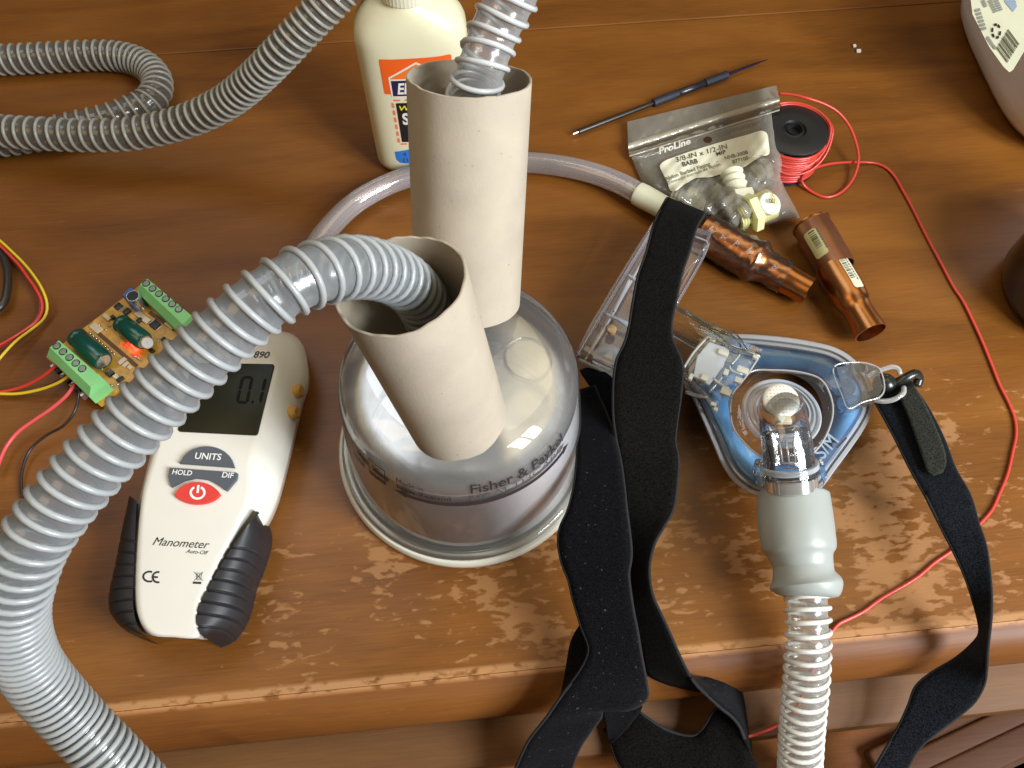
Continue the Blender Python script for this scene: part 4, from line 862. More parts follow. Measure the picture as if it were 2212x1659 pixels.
build('shell_edge', MB().tube(spline(mring(I_*1.01, 3.08), n=200, closed=True), .05, 6), M_EDGE, mask, smooth=180)
pcn = mk(1075, 880, 3.4)
build('port_ring', MB().lathe([(1.80, -.05), (1.84, .12), (1.76, .2), (1.66, .18), (1.62, .08), (1.56, .10), (1.53, .22), (1.45, .24), (1.40, .12), (1.33, .12), (1.3, .28), (1.22, .30), (1.15, .18), (1.1, -.2)], o=pcn, ax=(0, .06, 1), n=72), M_MFROST, mask, smooth=30)
elb = [mk(1075, 885, 3.0), mk(1076, 850, 4.0), mk(1080, 830, 4.7), mk(1088, 880, 5.2), mk(1105, 990, 5.4), mk(1128, 1150, 5.1), mk(1145, 1290, 4.7), mk(1158, 1420, 4.35), mk(1168, 1545, 4.0)]
Pe = spline(elb, step=.12); re = np.interp(np.linspace(0, 1, len(Pe)), [0, .2, .4, .55, .72, 1], [1.02, 1.02, 1.02, 1.05, 1.08, 1.12])
elbow = build('elbow', MB().tube(Pe, re, 40, caps=False), M_MCLEAR, mask, smooth=180)
build('inner_bore', MB().tube(Pe[6:], re[6:]-.16, 32, caps=False), M_MCLEAR, elbow, smooth=180)
def collar(y0, y1, x0, x1, z0, z1, r, mtl, nm, parent):
    a, b = mk(x0, y0, z0), mk(x1, y1, z1); L_ = np.linalg.norm(b-a)
    return build(nm, MB().lathe([(r-.2, 0), (r-.03, .0), (r, .03), (r, L_-.03), (r-.03, L_), (r-.2, L_)], o=a, ax=b-a, n=44), mtl, parent, smooth=40)
collar(1325, 1372, 1148, 1152, 4.65, 4.5, 1.24, M_MFROST, 'swivel_ring', elbow)
collar(1385, 1420, 1153, 1157, 4.48, 4.38, 1.22, M_MCLEAR, 'swivel_ring', elbow)
M_BRIGHT = mat('polished_sleeve', (.75, .74, .70), .12, .75, var=.05)
collar(1440, 1545, 1160, 1168, 4.3, 4.0, 1.13, M_BRIGHT, 'sleeve', elbow)
for sx in (-1, 1):
    build('clip_ear', MB().bbox(mk(1150+sx*265, 1400, 4.4), (.16, 0, 0), (0, .5, -.12), (0, .1, .35), .1), M_MCLEAR, elbow, smooth=30)
for k in range(-3, 4):
    a = mk(1118+k*62, 1120, 5.1-.09*k*k); b = mk(1146+k*58, 1310, 4.75-.09*k*k)
    build('elbow_flute', MB().tube(np.array([a, (a+b)/2+(0, 0, .06), b]), .05, 6), M_EDGE, elbow, smooth=180)
vc = mk(1078, 765, 5.80); vax = np.array([-.03, -.12, .98])
M_VENT = mat('white_vent', (.80, .77, .66), .45, var=.02)
vent = build('vent', MB().lathe([(.78, -.04), (.80, 0), (.74, .07), (.58, .11), (.36, .14), (.02, .15)], o=vc, ax=vax, n=40), M_VENT, mask, smooth=60)
vx = nrm(np.cross((0, 1, 0), vax)); vy = np.cross(nrm(vax), vx); m = MB()
for i in range(-4, 5):
    for j in range(-4, 5):
        x, y = i*.15, j*.15
        if x*x+y*y < .42: m.lathe([(.02, .012), (.028, .0)], o=vc+vx*x+vy*y+nrm(vax)*(.152-.12*(x*x+y*y)), ax=vax, n=6)
o_ = build('vent_hole', m, mat('vent_hole_grey', (.30, .28, .24), .7), vent, smooth=0); o_['kind'] = 'stuff'
build('vent_mark', MB().lathe([(.10, .01), (.14, .03), (.15, 0)], o=vc+vy*.12+nrm(vax)*.15, ax=vax, n=4), M_WPRINT, vent, smooth=0)
build('latch', MB().bbox(mk(1096, 938, 5.75), (.34, 0, 0), (0, .16, -.05), (0, .04, .10), .04), mat('cream_latch', (.70, .62, .42), .4), mask, smooth=30)
for (x, y, rx) in ((1080, 900, .95),):
    pts = [mk(x+185*math.cos(a), 770+125*math.sin(a), 5.3+.1) for a in np.linspace(0.1, math.pi-.1, 20)]
    build('vent_lip', MB().tube(spline(pts, n=30), .06, 8), M_EDGE, mask, smooth=180)
build('lettering', text_on(MB(), 'S/M', mk(1445, 1290, 2.35), mk(1590, 1130, 2.35), lift=.03, bold=.01), mat('raised_lettering', (.42, .52, .62), .35), mask, smooth=0)
for i in range(7):
    c = mk(1575+i*12, 1175-i*13, 2.2); build('fine_print', MB().box(c, (.035, .03, 0), (-.03, .035, 0), (0, 0, .02)), M_INK, mask, smooth=0)
# right-hand anchor with its two prongs, and the black ball clip of the strap
Pq = np.array([mk(x, y, 1.75) for x, y in ((1490, 545), (1690, 505), (1800, 520), (1880, 560), (1925, 730), (1890, 800), (1740, 850), (1610, 905), (1560, 800))])
anchor = build('anchor', MB().rings([Pq, Pq+np.array([0, 0, .75]), Pq*.93+Pq.mean(0)*.07+np.array([0, 0, .95])], cap1=True), M_MCLEAR, mask, smooth=30)
build('anchor_edge', MB().tube(spline(Pq+np.array([0, 0, .88]), n=90, closed=True), .045, 6), M_EDGE, anchor, smooth=180)
M_DPOCK = mat('deep_blue_pocket', (.05, .20, .46), .3, var=.1)
for pts in (((1510, 590), (1620, 570), (1720, 600), (1725, 690), (1560, 715), (1515, 650)), ((1580, 745), (1735, 720), (1740, 800), (1650, 850), (1590, 840))):
    Q_ = spline([mk(x, y, 2.32) for x, y in pts], n=30, closed=True); build('pocket', MB().rings([Q_-np.array([0, 0, .3]), Q_], cap1=True), M_DPOCK, anchor, smooth=0)
for pts in ([(1830, 560, 2.2), (1900, 515, 2.4), (1990, 482, 2.6), (2060, 468, 2.7), (2110, 490, 2.7), (2125, 535, 2.6)], [(1890, 760, 2.2), (1985, 772, 2.4), (2080, 752, 2.6), (2150, 705, 2.7), (2160, 650, 2.6)]):
    build('prong', MB().tube(spline([mk(*p) for p in pts], step=.1), .13, 10), M_EDGE, mask, smooth=180)
M_BCLIP = mat('black_clip_plastic', (.016, .017, .013), .3, var=.1, coat=.3)
bc_ = build('ball_clip', MB().ball(mk(1990, 625, 2.1), .57, 14), M_BCLIP, gear, smooth=180)
build('clip_hook', MB().tube(spline([mk(2060, 640, 2.1), mk(2120, 600, 2.4), mk(2190, 560, 2.6), mk(2260, 530, 2.6), mk(2290, 570, 2.3), mk(2270, 640, 2.1)], step=.1), .24, 10), M_BCLIP, bc_, smooth=180)
# left-hand bracket: a ribbed clear cage
def clear_slab(name, pts, z, dz, parent, f, mtl=None):
    P = np.array([f(x, y, z) for x, y in pts]); c = P.mean(0)
    return build(name, MB().rings([P, P+np.array([0, 0, dz*.85]), P*.97+c*.03+np.array([0, 0, dz])], cap0=True, cap1=True), mtl or M_MCLEAR, parent, smooth=0)
brk = clear_slab('bracket', [(222, 470), (300, 350), (430, 205), (660, 290), (890, 372), (760, 560), (640, 712), (520, 690), (360, 640), (240, 590)], 2.6, .75, mask, mk)
clear_slab('bracket_wall', [(215, 590), (360, 640), (520, 690), (560, 760), (510, 850), (380, 730), (235, 690)], 1.9, 1.0, mask, mk)
clear_slab('bracket_panel', [(330, 390), (440, 260), (620, 320), (560, 480), (440, 640), (300, 560)], 3.38, .14, mask, mk, M_MFROST)
for pts, r in (([(430, 205, 3.4), (660, 290, 3.4), (888, 372, 3.4)], .06), ([(888, 372, 3.4), (770, 550, 3.4), (640, 712, 3.4)], .05), ([(222, 475, 3.3), (300, 350, 3.4), (430, 205, 3.4)], .06), ([(360, 112, 3.2), (500, 200, 3.4), (640, 310, 3.5), (760, 345, 3.5), (890, 375, 3.4)], .16), ([(640, 165, 3.0), (700, 225, 3.2), (760, 320, 3.4)], .14),
               ([(210, 520, 3.0), (330, 640, 3.0), (430, 740, 2.9), (510, 850, 2.8)], .13), ([(640, 450, 3.5), (705, 370, 3.5), (725, 300, 3.4)], .05), ([(450, 690, 3.3), (510, 620, 3.4), (560, 560, 3.4)], .045), ([(640, 712, 3.3), (620, 780, 3.0), (640, 900, 2.8), (660, 1040, 2.7)], .045), ([(240, 690, 2.4), (330, 720, 2.6), (450, 740, 2.8)], .1), ([(620, 460, 3.5), (640, 500, 3.5), (720, 530, 3.5), (780, 520, 3.4)], .07), ([(480, 570, 3.5), (540, 620, 3.5), (620, 660, 3.4)], .07)):
    build('bracket_rib', MB().tube(spline([mk(*p) for p in pts], step=.12), r, 8), M_EDGE if r < .12 else M_MCLEAR, brk, smooth=180)
M_CREAMP = clear('cloudy_boss', (.9, .88, .8), .5, (.72, .70, .60), .1, .8, .05)
for x, y, a_, b_ in ((565, 348, .26, .15), (400, 568, .17, .17), (735, 500, .28, .18), (590, 690, .25, .2), (590, 520, .12, .18), (480, 800, .14, .1), (500, 845, .1, .1), (700, 590, .2, .16), (850, 385, .14, .1), (800, 340, .22, .06), (470, 235, .14, .06), (280, 560, .1, .18)):
    d = nrm(mk(890, 372, 3)-mk(430, 205, 3)); p_ = np.array([-d[1], d[0], 0])
    build('boss', MB().bbox(mk(x, y, 3.55), d*a_, p_*b_, (0, 0, .10), .05), M_CREAMP, brk, smooth=30)
# forehead support, mostly behind the strap
fs_pts = [(992, 355), (1180, 385), (1365, 440), (1335, 525), (1240, 690), (1150, 850), (1000, 1110), (850, 1390), (740, 1340), (610, 1285), (490, 1205), (560, 1060), (720, 790), (880, 530)]
Pf = np.array([fA(x, y, 1.2) for x, y in fs_pts]); cfp = Pf.mean(0)
M_FSUP = clear('clear_support_plastic', (.93, .92, .95), .12, (.66, .64, .70), .06, .9, .03)
sup = build('forehead_support', MB().rings([Pf, Pf+np.array([0, 0, .9]), Pf*.975+cfp*.025+np.array([0, 0, 1.0]), Pf*.92+cfp*.08+np.array([0, 0, 1.0]), Pf*.90+cfp*.10+np.array([0, 0, .35])], cap1=True), M_FSUP, mask, smooth=20)
for pts, r in (([(985, 365, 2.2), (740, 770, 2.2), (495, 1195, 2.2)], .12), ([(930, 560, 2.0), (740, 900, 2.0), (545, 1225, 2.0)], .06), ([(1365, 442, 2.2), (1330, 530, 2.2), (1150, 850, 2.2)], .10), ([(1270, 400, 2.2), (1360, 445, 2.25), (1320, 500, 2.2)], .05), ([(1320, 540, 2.0), (1240, 600, 1.9), (1180, 700, 1.8)], .05)):
    build('support_rail', MB().tube(spline([fA(*p) for p in pts], step=.2), r, 8), M_EDGE if r < .1 else M_FSUP, sup, smooth=180)
for a, b in (((685, 915), (850, 985)), ((830, 655), (905, 700)), ((730, 930), (845, 1000)), ((840, 690), (740, 900)), ((510, 1215), (740, 1330))):
    build('cross_bar', MB().tube(spline([fA(*a, 2.1), fA((a[0]+b[0])/2, (a[1]+b[1])/2, 2.15), fA(*b, 2.1)], step=.1), .09, 8), M_MFROST, sup, smooth=180)
qd = fA(700, 1215, 1.9); build('pad_disc', MB().lathe([(.80, -.1), (.80, .12), (.72, .16), (.02, .14)], o=qd, n=36), M_MFROST, sup, smooth=40)
qd = fA(725, 1020, 2.0); build('pivot', MB().lathe([(.25, -.1), (.25, .12), (.14, .18), (.02, .18)], o=qd, n=20), mat('amber_pivot', (.55, .36, .16), .2, coat=.5), sup, smooth=40)
arm = [fA(1010, 900, 2.2), fA(1150, 960, 2.4), fA(1330, 1060, 2.7), fA(1480, 1130, 2.9)]
build('support_arm', MB().tube(spline(arm, step=.15), [.75]*len(spline(arm, step=.15)), 20), clear('clear_arm', (.95, .93, .85), .03, (.7, .65, .4), .04, .8, .02), mask, smooth=180)
for dx, dy in ((10, -95), (-20, 100)):
    build('arm_edge', MB().tube(spline([p+(fA(1150+dx, 960+dy, 2.4)-fA(1150, 960, 2.4)) for p in arm], step=.15), .05, 6), M_EDGE, mask, smooth=180)

# ------------------------------------------------------------------ hose with grey cuff
ck = crop(2064, 1548, .5425)
M_CUFF = mat('grey_cuff_rubber', (.36, .385, .36), .38, var=.03, sss=.1)
h5 = thing('breathing_hose', 'clear ribbed hose with grey cuff running off the mask over the desk edge', 'hose', ck(900, 400, 0))
cu_pts = [(855, 36, 3.4), (862, 150, 3.25), (880, 300, 3.1), (895, 375, 3.0), (900, 408, 2.95), (912, 470, 2.85), (918, 520, 2.8), (930, 580, 2.7), (936, 620, 2.65), (938, 655, 2.6)]
cw = [405, 425, 428, 412, 372, 345, 352, 415, 390, 330]
Pc = spline([np.append(ck(*p), q) for p, q in zip(cu_pts, cw)], step=.08)
dep = np.array([np.dot(p[:3]-CAM, FW) for p in Pc]); rad = Pc[:, 3]*.5425/K/FPX*dep/2
rad[0] *= .93; rad[-1] *= .85
build('cuff', MB().tube(Pc[:, :3], rad, 44), M_CUFF, h5, smooth=60)
hp = [(938, 600, 2.65), (940, 700, 2.5), (943, 850, 2.2), (940, 1000, 1.7), (932, 1150, 1.0), (917, 1300, .2), (905, 1450, -.8), (897, 1600, -1.9), (890, 1750, -3.2), (885, 1900, -4.6)]
hose(h5, [np.append(ck(*p), .50) for p in hp], R=1.0, rib=.108, matw=M_WALLC, matr=mat('milky_rib_plastic', (.76, .76, .70), .28, var=.03, coat=.3))

# ------------------------------------------------------------------ spool of red wire
sp = crop(2064, 0, .5425)
M_BSPOOL = mat('black_spool_plastic', (.012, .012, .013), .45, var=.1)
RW = (.62, .055, .035)
M_RWIRE = mat('red_wire_sheath', RW, .38, var=.05, coat=.2)
sc_ = sp(865, 757, 2.7); Rs = np.linalg.norm(sp(1066, 757, 2.7)-sp(664, 757, 2.7))/2
spool = thing('wire_spool', 'black spool wound with red wire half hidden by the plastic bag', 'spool', [sc_[0], sc_[1], 0])
build('flange', MB().lathe([(.45, .0), (.45, -.1), (.62, -.14), (.7, 0), (Rs*.55, .02), (Rs*.95, .02), (Rs, -.04), (Rs, -.14), (.4, -.2)], o=sc_, n=56), M_BSPOOL, spool, smooth=40)
build('hub', MB().lathe([(.45, -2.6), (.45, -.05), (.40, -.4), (.02, -.4)], o=sc_, n=30), M_BSPOOL, spool)
build('flange', MB().lathe([(.4, .0), (Rs, .0), (Rs*.98, .14), (.4, .14)], o=[sc_[0], sc_[1], .02], n=56), M_BSPOOL, spool, smooth=40)
q = np.linspace(0, 11*2*np.pi, 11*44); zz = 2.42-2.1*q/q.max()
hx = np.stack([sc_[0]+(Rs*.97+.02*np.sin(q*.37))*np.cos(q), sc_[1]+(Rs*.97+.02*np.sin(q*.37))*np.sin(q), zz], -1)
build('wire_winding', MB().tube(hx, .10, 7), M_RWIRE, spool, smooth=180)
for k, (dz, rr_) in enumerate(((0, 1.02), (-.0, .98), (.0, 1.05))):
    pts = [np.array([sc_[0]+Rs*rr_*math.cos(a)*1.02+.05*k, sc_[1]+Rs*rr_*math.sin(a), 2.78-.07*k-max(0, -math.sin(a))*1.15*(1+.15*k)]) for a in np.linspace(1.9, -2.1, 30)]
    build('loose_turn', MB().tube(spline(pts, step=.12), .075, 7), M_RWIRE, spool, smooth=180)
lp = [(770, 548, 2.75), (850, 556, 2.8), (930, 575, 2.8), (1040, 612, 2.5), (1120, 660, 2.1), (1185, 740, 1.6), (1225, 840, 1.1), (1240, 930, .7), (1225, 1010, .4), (1180, 1090, .2), (1110, 1145, .12), (1040, 1158, .1), (970, 1130, .12), (920, 1090, .3), (905, 1050, .7), (930, 1015, 1.1), (990, 985, 1.0), (1060, 965, .8), (1150, 955, .5), (1250, 953, .2), (1340, 960, .1), (1400, 985, .1), (1450, 1035, .1), (1500, 1120, .1), (1560, 1230, .1), (1640, 1390, .1), (1720, 1540, .1), (1800, 1690, .1)]
P1 = [sp(*p) for p in lp]
P2 = [f6(x, y, .1) for x, y in ((1850, 400), (1910, 520), (1965, 640), (2030, 800), (2070, 900), (2125, 1010), (2158, 1100), (2165, 1190), (2145, 1290), (2115, 1420), (2070, 1530))]
P3 = [fF(x, y, z) for x, y, z in ((890, 355, .1), (830, 425, .1), (760, 500, .1), (690, 560, .1), (600, 622, .1), (520, 690, .1), (450, 735, .1), (330, 805, .1), (240, 870, .1), (170, 905, .1), (118, 930, .12), (88, 962, .15), (60, 1010, .1))]
P4 = [at(x, y, z) for x, y, z in ((1775, 1410, .05), (1745, 1470, -.9), (1720, 1530, -1.9), (1690, 1560, -2.3), (1650, 1580, -2.4), (1615, 1591, -2.45), (1570, 1600, -2.5))]
build('wire_tail', MB().tube(spline(P1+P2+P3+P4, step=.18), .085, 8), M_RWIRE, spool, smooth=180)

# ------------------------------------------------------------------ zip bag of nylon fittings
bg_ = crop(1960, 260, 600/1991)
def bagz(x, y):
    b = 2.0*math.exp(-((x-1330)/500)**2-((y-1290)/270)**2)+.75*math.exp(-((x-640)/260)**2-((y-1150)/200)**2)
    k_ = max(0, min(1, (x-1050)/560)); k_ = k_*k_*(3-2*k_); k2 = max(0, min(1, (1130-y)/330)); k2 = k2*k2*(3-2*k2); top_ = 2.35*k_*k2
    wr = .10*math.sin(x*.013+y*.02)+.07*math.sin(x*.031-y*.017+1)+.05*math.sin(x*.05+y*.045)
    return .55+b+top_+wr*(.3+min(1, b))
Lx = [(130, 425), (136, 560), (142, 700), (175, 800), (215, 900), (262, 1010), (300, 1085), (420, 1180), (560, 1250), (740, 1350), (900, 1440), (1080, 1530), (1260, 1590)]
Rx = [(1706, 40), (1730, 130), (1745, 200), (1762, 350), (1778, 520), (1795, 640), (1802, 760), (1790, 900), (1765, 1010), (1790, 1110), (1850, 1230), (1910, 1340), (1955, 1440)]
Ls = spline([(x, y, 0) for x, y in Lx], n=60); Rs_ = spline([(x, y, 0) for x, y in Rx], n=60)
M_FILM = clear('bag_film', (.86, .84, .79), .24, (.44, .42, .36), .12, .5, .02, bump=.15, bscale=60)
bag = thing('zip_bag', 'clear zip bag of nylon fittings with a cream paper label, beside the red wire spool', 'bag', bg_(1000, 800, 0))
top_, bot_ = [], []
for i in range(60):
    a, b = [], []
    for j in range(46):
        u = j/45; x = Ls[i, 0]*(1-u)+Rs_[i, 0]*u; y = Ls[i, 1]*(1-u)+Rs_[i, 1]*u
        e = min(1, min(u, 1-u)/.10, (59-i)/59/.10)
        zt = bagz(x, y); zb = .45 if i < 14 else .25
        z = zb+(zt-zb)*math.sqrt(max(0, 1-(1-e)**2)); a.append(bg_(x, y, z)); b.append(bg_(x, y, zb-.12) if e > 0 else a[-1])
    top_.append(a); bot_.append(b)
build('film', MB().rings(top_, close_u=False).rings(bot_, close_u=False), M_FILM, bag, smooth=180)
def bagf(x, y, lift=.04): return bg_(x, y, bagz(x, y)+lift)
def bag_strip(name, pts0, pts1, lift, mtl, n=40):
    A = spline([(x, y, 0) for x, y in pts0], n=n); B = spline([(x, y, 0) for x, y in pts1], n=n)
    return build(name, MB().rings([[bagf(a[0]*(1-u)+b[0]*u, a[1]*(1-u)+b[1]*u, lift*math.sin(math.pi*min(.99, max(.01, u)))+.03) for u in np.linspace(0, 1, 6)] for a, b in zip(A, B)], close_u=False), mtl, bag, smooth=180)
M_ZIP = clear('zip_ridge_plastic', (.85, .82, .74), .60, (.50, .46, .36), .12, .8, .04)
M_ZIP2 = clear('zip_band_plastic', (.60, .56, .50), .35, (.16, .13, .10), .10, .9, .05)
bag_strip('zip_ridge', [(140, 650), (500, 540), (900, 410), (1300, 290), (1735, 155)], [(142, 715), (500, 600), (900, 470), (1300, 350), (1742, 210)], .12, M_ZIP)
bag_strip('zip_band', [(145, 722), (500, 608), (900, 478), (1300, 358), (1742, 218)], [(150, 770), (500, 665), (900, 545), (1300, 420), (1748, 280)], .04, M_ZIP2)
bag_strip('zip_ridge', [(152, 775), (500, 670), (900, 552), (1300, 428), (1740, 290)], [(154, 795), (500, 690), (900, 570), (1300, 446), (1742, 308)], .06, M_ZIP)
M_LABEL = mat('cream_paper', (.86, .84, .66), .6, var=.02)
lab = spline([(x, y, 0) for x, y in ((475, 890), (520, 842), (600, 808), (800, 738), (1100, 645), (1400, 562), (1560, 520), (1610, 550), (1625, 640), (1630, 770), (1560, 785), (1480, 830), (1400, 885), (1300, 935), (1200, 962), (1100, 985), (1000, 1012), (900, 1015), (840, 1025), (760, 1075), (680, 1130), (630, 1162), (585, 1150), (560, 1080), (515, 985))], n=90, closed=True)
cl = np.array([1080., 850.]); rr = []
for k in np.linspace(1, .02, 30): rr.append([bagf(cl[0]+(p[0]-cl[0])*k, cl[1]+(p[1]-cl[1])*k, .13) for p in lab])
label_ = build('paper_label', MB().rings(rr), M_LABEL, bag, smooth=180)
def btext(txt, a, b, hgt, mtl, **k):
    a, b = np.array(a, float), np.array(b, float); d = b-a; n_ = np.array([d[1], -d[0]])/np.linalg.norm(d)
    V, F = glyphs(txt, k.get('shear', 0), k.get('bold', 0)); wd = V[:, 0].max()
    P = []
    for x, y in V[:, :2]:
        q_ = a+d*x/wd+n_*hgt*y/.69; P.append(bagf(q_[0], q_[1], .17))
    build('lettering', MB().add(P, F), mtl, label_, smooth=0)
M_PR = mat('grey_print', (.06, .055, .045), .5); M_PR2 = mat('pale_print', (.20, .19, .13), .5)
btext('3/8-IN x 1/2-IN', (652, 852), (1190, 705), 52, M_PR)
btext('BARB', (720, 900), (880, 858), 48, M_PR, bold=.015); btext('MIP', (1078, 785), (1176, 757), 38, M_PR, bold=.015)
btext('NHB-300B', (1165, 826), (1410, 762), 38, M_PR2, bold=.015); btext('877100', (1247, 868), (1415, 822), 38, M_PR2, bold=.015)
btext('Nylon Barbed Fitting', (545, 1046), (1015, 886), 40, M_PR2, bold=.012); btext('Conexi\u00f3n estriada de Nylon', (560, 1090), (1118, 885), 34, M_PR2)
V, F = glyphs('ProLine', .25, .03); wd = V[:, 0].max(); a, b = np.array([470., 768.]), np.array([808., 655.]); d = b-a; n_ = np.array([d[1], -d[0]])/np.linalg.norm(d)
build('lettering', MB().add([bagf(*(a+d*x/wd+n_*64*y/.69), .20) for x, y in V[:, :2]], F), mat('white_film_print', (.72, .70, .62), .5), bag, smooth=0)
build('hang_hole', MB().add([bagf(985+44*math.cos(t), 614+34*math.sin(t), .05) for t in np.linspace(0, 2*np.pi, 20, endpoint=False)], [tuple(range(20))]), mat('hole_shade_brown', (.05, .018, .006), .7), bag, smooth=0)  # no real opening: flat disc, wood brown with the hole's shade painted in
M_NY2 = mat('yellowish_nylon', (.82, .80, .42), .42, var=.04, sss=.25)
M_NY3 = mat('grey_green_nylon', (.16, .155, .10), .4, var=.08)
def fitting(label, a, b, r, mtl, hexr, hexat, grp=None):
    a, b = np.asarray(a), np.asarray(b); L_ = np.linalg.norm(b-a); o = thing('barbed_fitting', label, 'fitting', a)
    h = hexat*L_
    prof = [(r*.55, 0), (r*.85, .0)]
    for k in range(3): prof += [(r*1.0, h*(.06+.26*k)), (r*.82, h*(.22+.26*k))]
    build('barb', MB().lathe(prof+[(r*.85, h)], o=a, ax=b-a, n=24, cap0=True), mtl, o, smooth=40)
    build('hex_nut', MB().lathe([(hexr*.9, h), (hexr, h+.08), (hexr, h+.5), (hexr*.9, h+.58)], o=a, ax=b-a, n=6, cap0=True, cap1=True), mtl, o, smooth=0)
    prof = [(r*1.05, h+.55)]
    for k in np.linspace(h+.6, L_-.05, 9): prof += [(r*1.2, k), (r*1.12, k+.05)]
    build('thread', MB().lathe(prof+[(r*.9, L_)], o=a, ax=b-a, n=24, cap1=True), mtl, o, smooth=40)
    return o
fitting('pale nylon fitting upright in the middle of the bag below its label', bg_(1230, 960, 1.6), bg_(1400, 1480, 1.4), .68, M_NYLON, 1.0, .5)
f100 = fitting('yellowish nylon fitting whose round end reads 100, in the bag', bg_(1290, 1450, 1.5), bg_(1660, 1285, 1.9), .72, M_NY2, 1.15, .30)
qc = bg_(1640, 1290, 2.5); dax = np.array([.25, -.25, .94])
cap_ = build('end_cap', MB().lathe([(.60, -.25), (.66, 0), (.62, .06), (.02, .08)], o=qc, ax=dax, n=36), mat('pale_nylon_cap', (.74, .74, .62), .4), f100, smooth=40)
ctx = nrm(np.cross((0, 1, 0), dax)); cty = np.cross(nrm(dax), ctx); A_ = qc-ctx*.26-cty*.10+nrm(dax)*.09
build('lettering', text_on(MB(), '100', A_, A_+ctx*.50+cty*.10, normal=dax, lift=.05), M_PR, cap_, smooth=0)
fitting('grey-green nylon fitting lying in the shaded middle of the bag', bg_(820, 1130, .7), bg_(1200, 1330, .7), .66, M_NY3, .95, .45)
fitting('white nylon fitting poking from the bag beside the black strap', bg_(600, 1180, .6), bg_(960, 1300, .6), .5, M_NYLON, .72, .4)
fitting('cloudy nylon fitting at the top right behind the paper label', bg_(1700, 800, .9), bg_(1420, 1010, .9), .55, mat('cloudy_nylon', (.42, .36, .25), .35, var=.08, coat=.3), .85, .45)

# ------------------------------------------------------------------ copper fittings
cp = crop(2100, 600, 800/2212)
M_COPPER = mat('dull_copper', (.46, .19, .065), .28, 1.0, var=.10, scale=50, bump=.08, bscale=60)
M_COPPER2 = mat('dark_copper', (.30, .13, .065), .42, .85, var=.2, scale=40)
M_WRAP = clear('crinkled_wrap', (.96, .93, .88), .02, (.6, .5, .4), .08, .9, .03, bump=.45, bscale=110)
def reducer(name, label, stations, mtl, n=48):
    """stations: ((x, y, z) picture point of the axis, radius); a lathe along the straight axis"""
    a = cp(*stations[0][0]); b = cp(*stations[-1][0]); L_ = np.linalg.norm(b-a); o = thing(name, label, 'pipe fitting', a)
    prof = [(r, np.dot(cp(*p)-a, (b-a))/L_) for p, r in stations]
    fine_ = spline([(r, h, 0) for r, h in prof], n=60)[:, :2]
    inner = [(max(.05, r-.07), h) for r, h in fine_[::-1]]
    build('pipe', MB().lathe([tuple(q_) for q_ in fine_]+inner+[tuple(fine_[0])], o=a, ax=b-a, n=n), mtl, o, smooth=50)
    return o, a, nrm(b-a), L_, fine_
c1, a1, x1, L1, pf1 = reducer('copper_reducer', 'stepped copper pipe fitting in crinkled wrap next to the black strap', [((390, 385, 1.1), 1.10), ((600, 520, 1.1), 1.11), ((770, 630, 1.1), 1.12), ((850, 680, 1.1), 1.18), ((880, 716, 1.1), .96), ((940, 735, 1.1), .84), ((1060, 780, 1.1), .84), ((1130, 800, 1.1), .84), ((1200, 838, 1.1), .80), ((1320, 905, 1.1), .80)], M_COPPER)
g = np.random.default_rng(4); nn = 60; G = []
for h in np.linspace(.1, L1*.80, 40):
    r = np.interp(h, pf1[:, 1], pf1[:, 0])+.06
    x_ = nrm(np.cross(x1, (0, 0, 1))); y_ = np.cross(x_, x1)
    G.append([a1+x1*h+(r+.03*math.sin(3*t+h*3)*math.sin(h*5)+.02*math.sin(7*t-h*8)+g.normal()*.004)*(math.cos(t)*x_+math.sin(t)*y_) for t in np.linspace(0, 2*np.pi, nn, endpoint=False)])
build('wrap', MB().rings(G), M_WRAP, c1, smooth=60)
c2, a2, x2, L2, pf2 = reducer('copper_reducer', 'copper pipe fitting with barcode sticker pointing to the lower right', [((1530, 700, 1.3), .94), ((1580, 790, 1.3), .95), ((1660, 925, 1.3), .94), ((1710, 1000, 1.3), .89), ((1740, 1050, 1.3), .78), ((1765, 1090, 1.3), .76), ((1800, 1150, 1.3), .78), ((1870, 1275, 1.3), .85)], M_COPPER)
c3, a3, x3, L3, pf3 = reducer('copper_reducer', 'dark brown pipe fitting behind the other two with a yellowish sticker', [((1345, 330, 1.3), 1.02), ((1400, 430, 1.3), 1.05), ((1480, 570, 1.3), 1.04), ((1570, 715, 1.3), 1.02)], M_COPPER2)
build('cut_end', MB().lathe([(.95, .05), (1.06, .03), (1.09, -.05), (1.0, -.08)], o=a3, ax=x3, n=40), M_COPPER, c3)
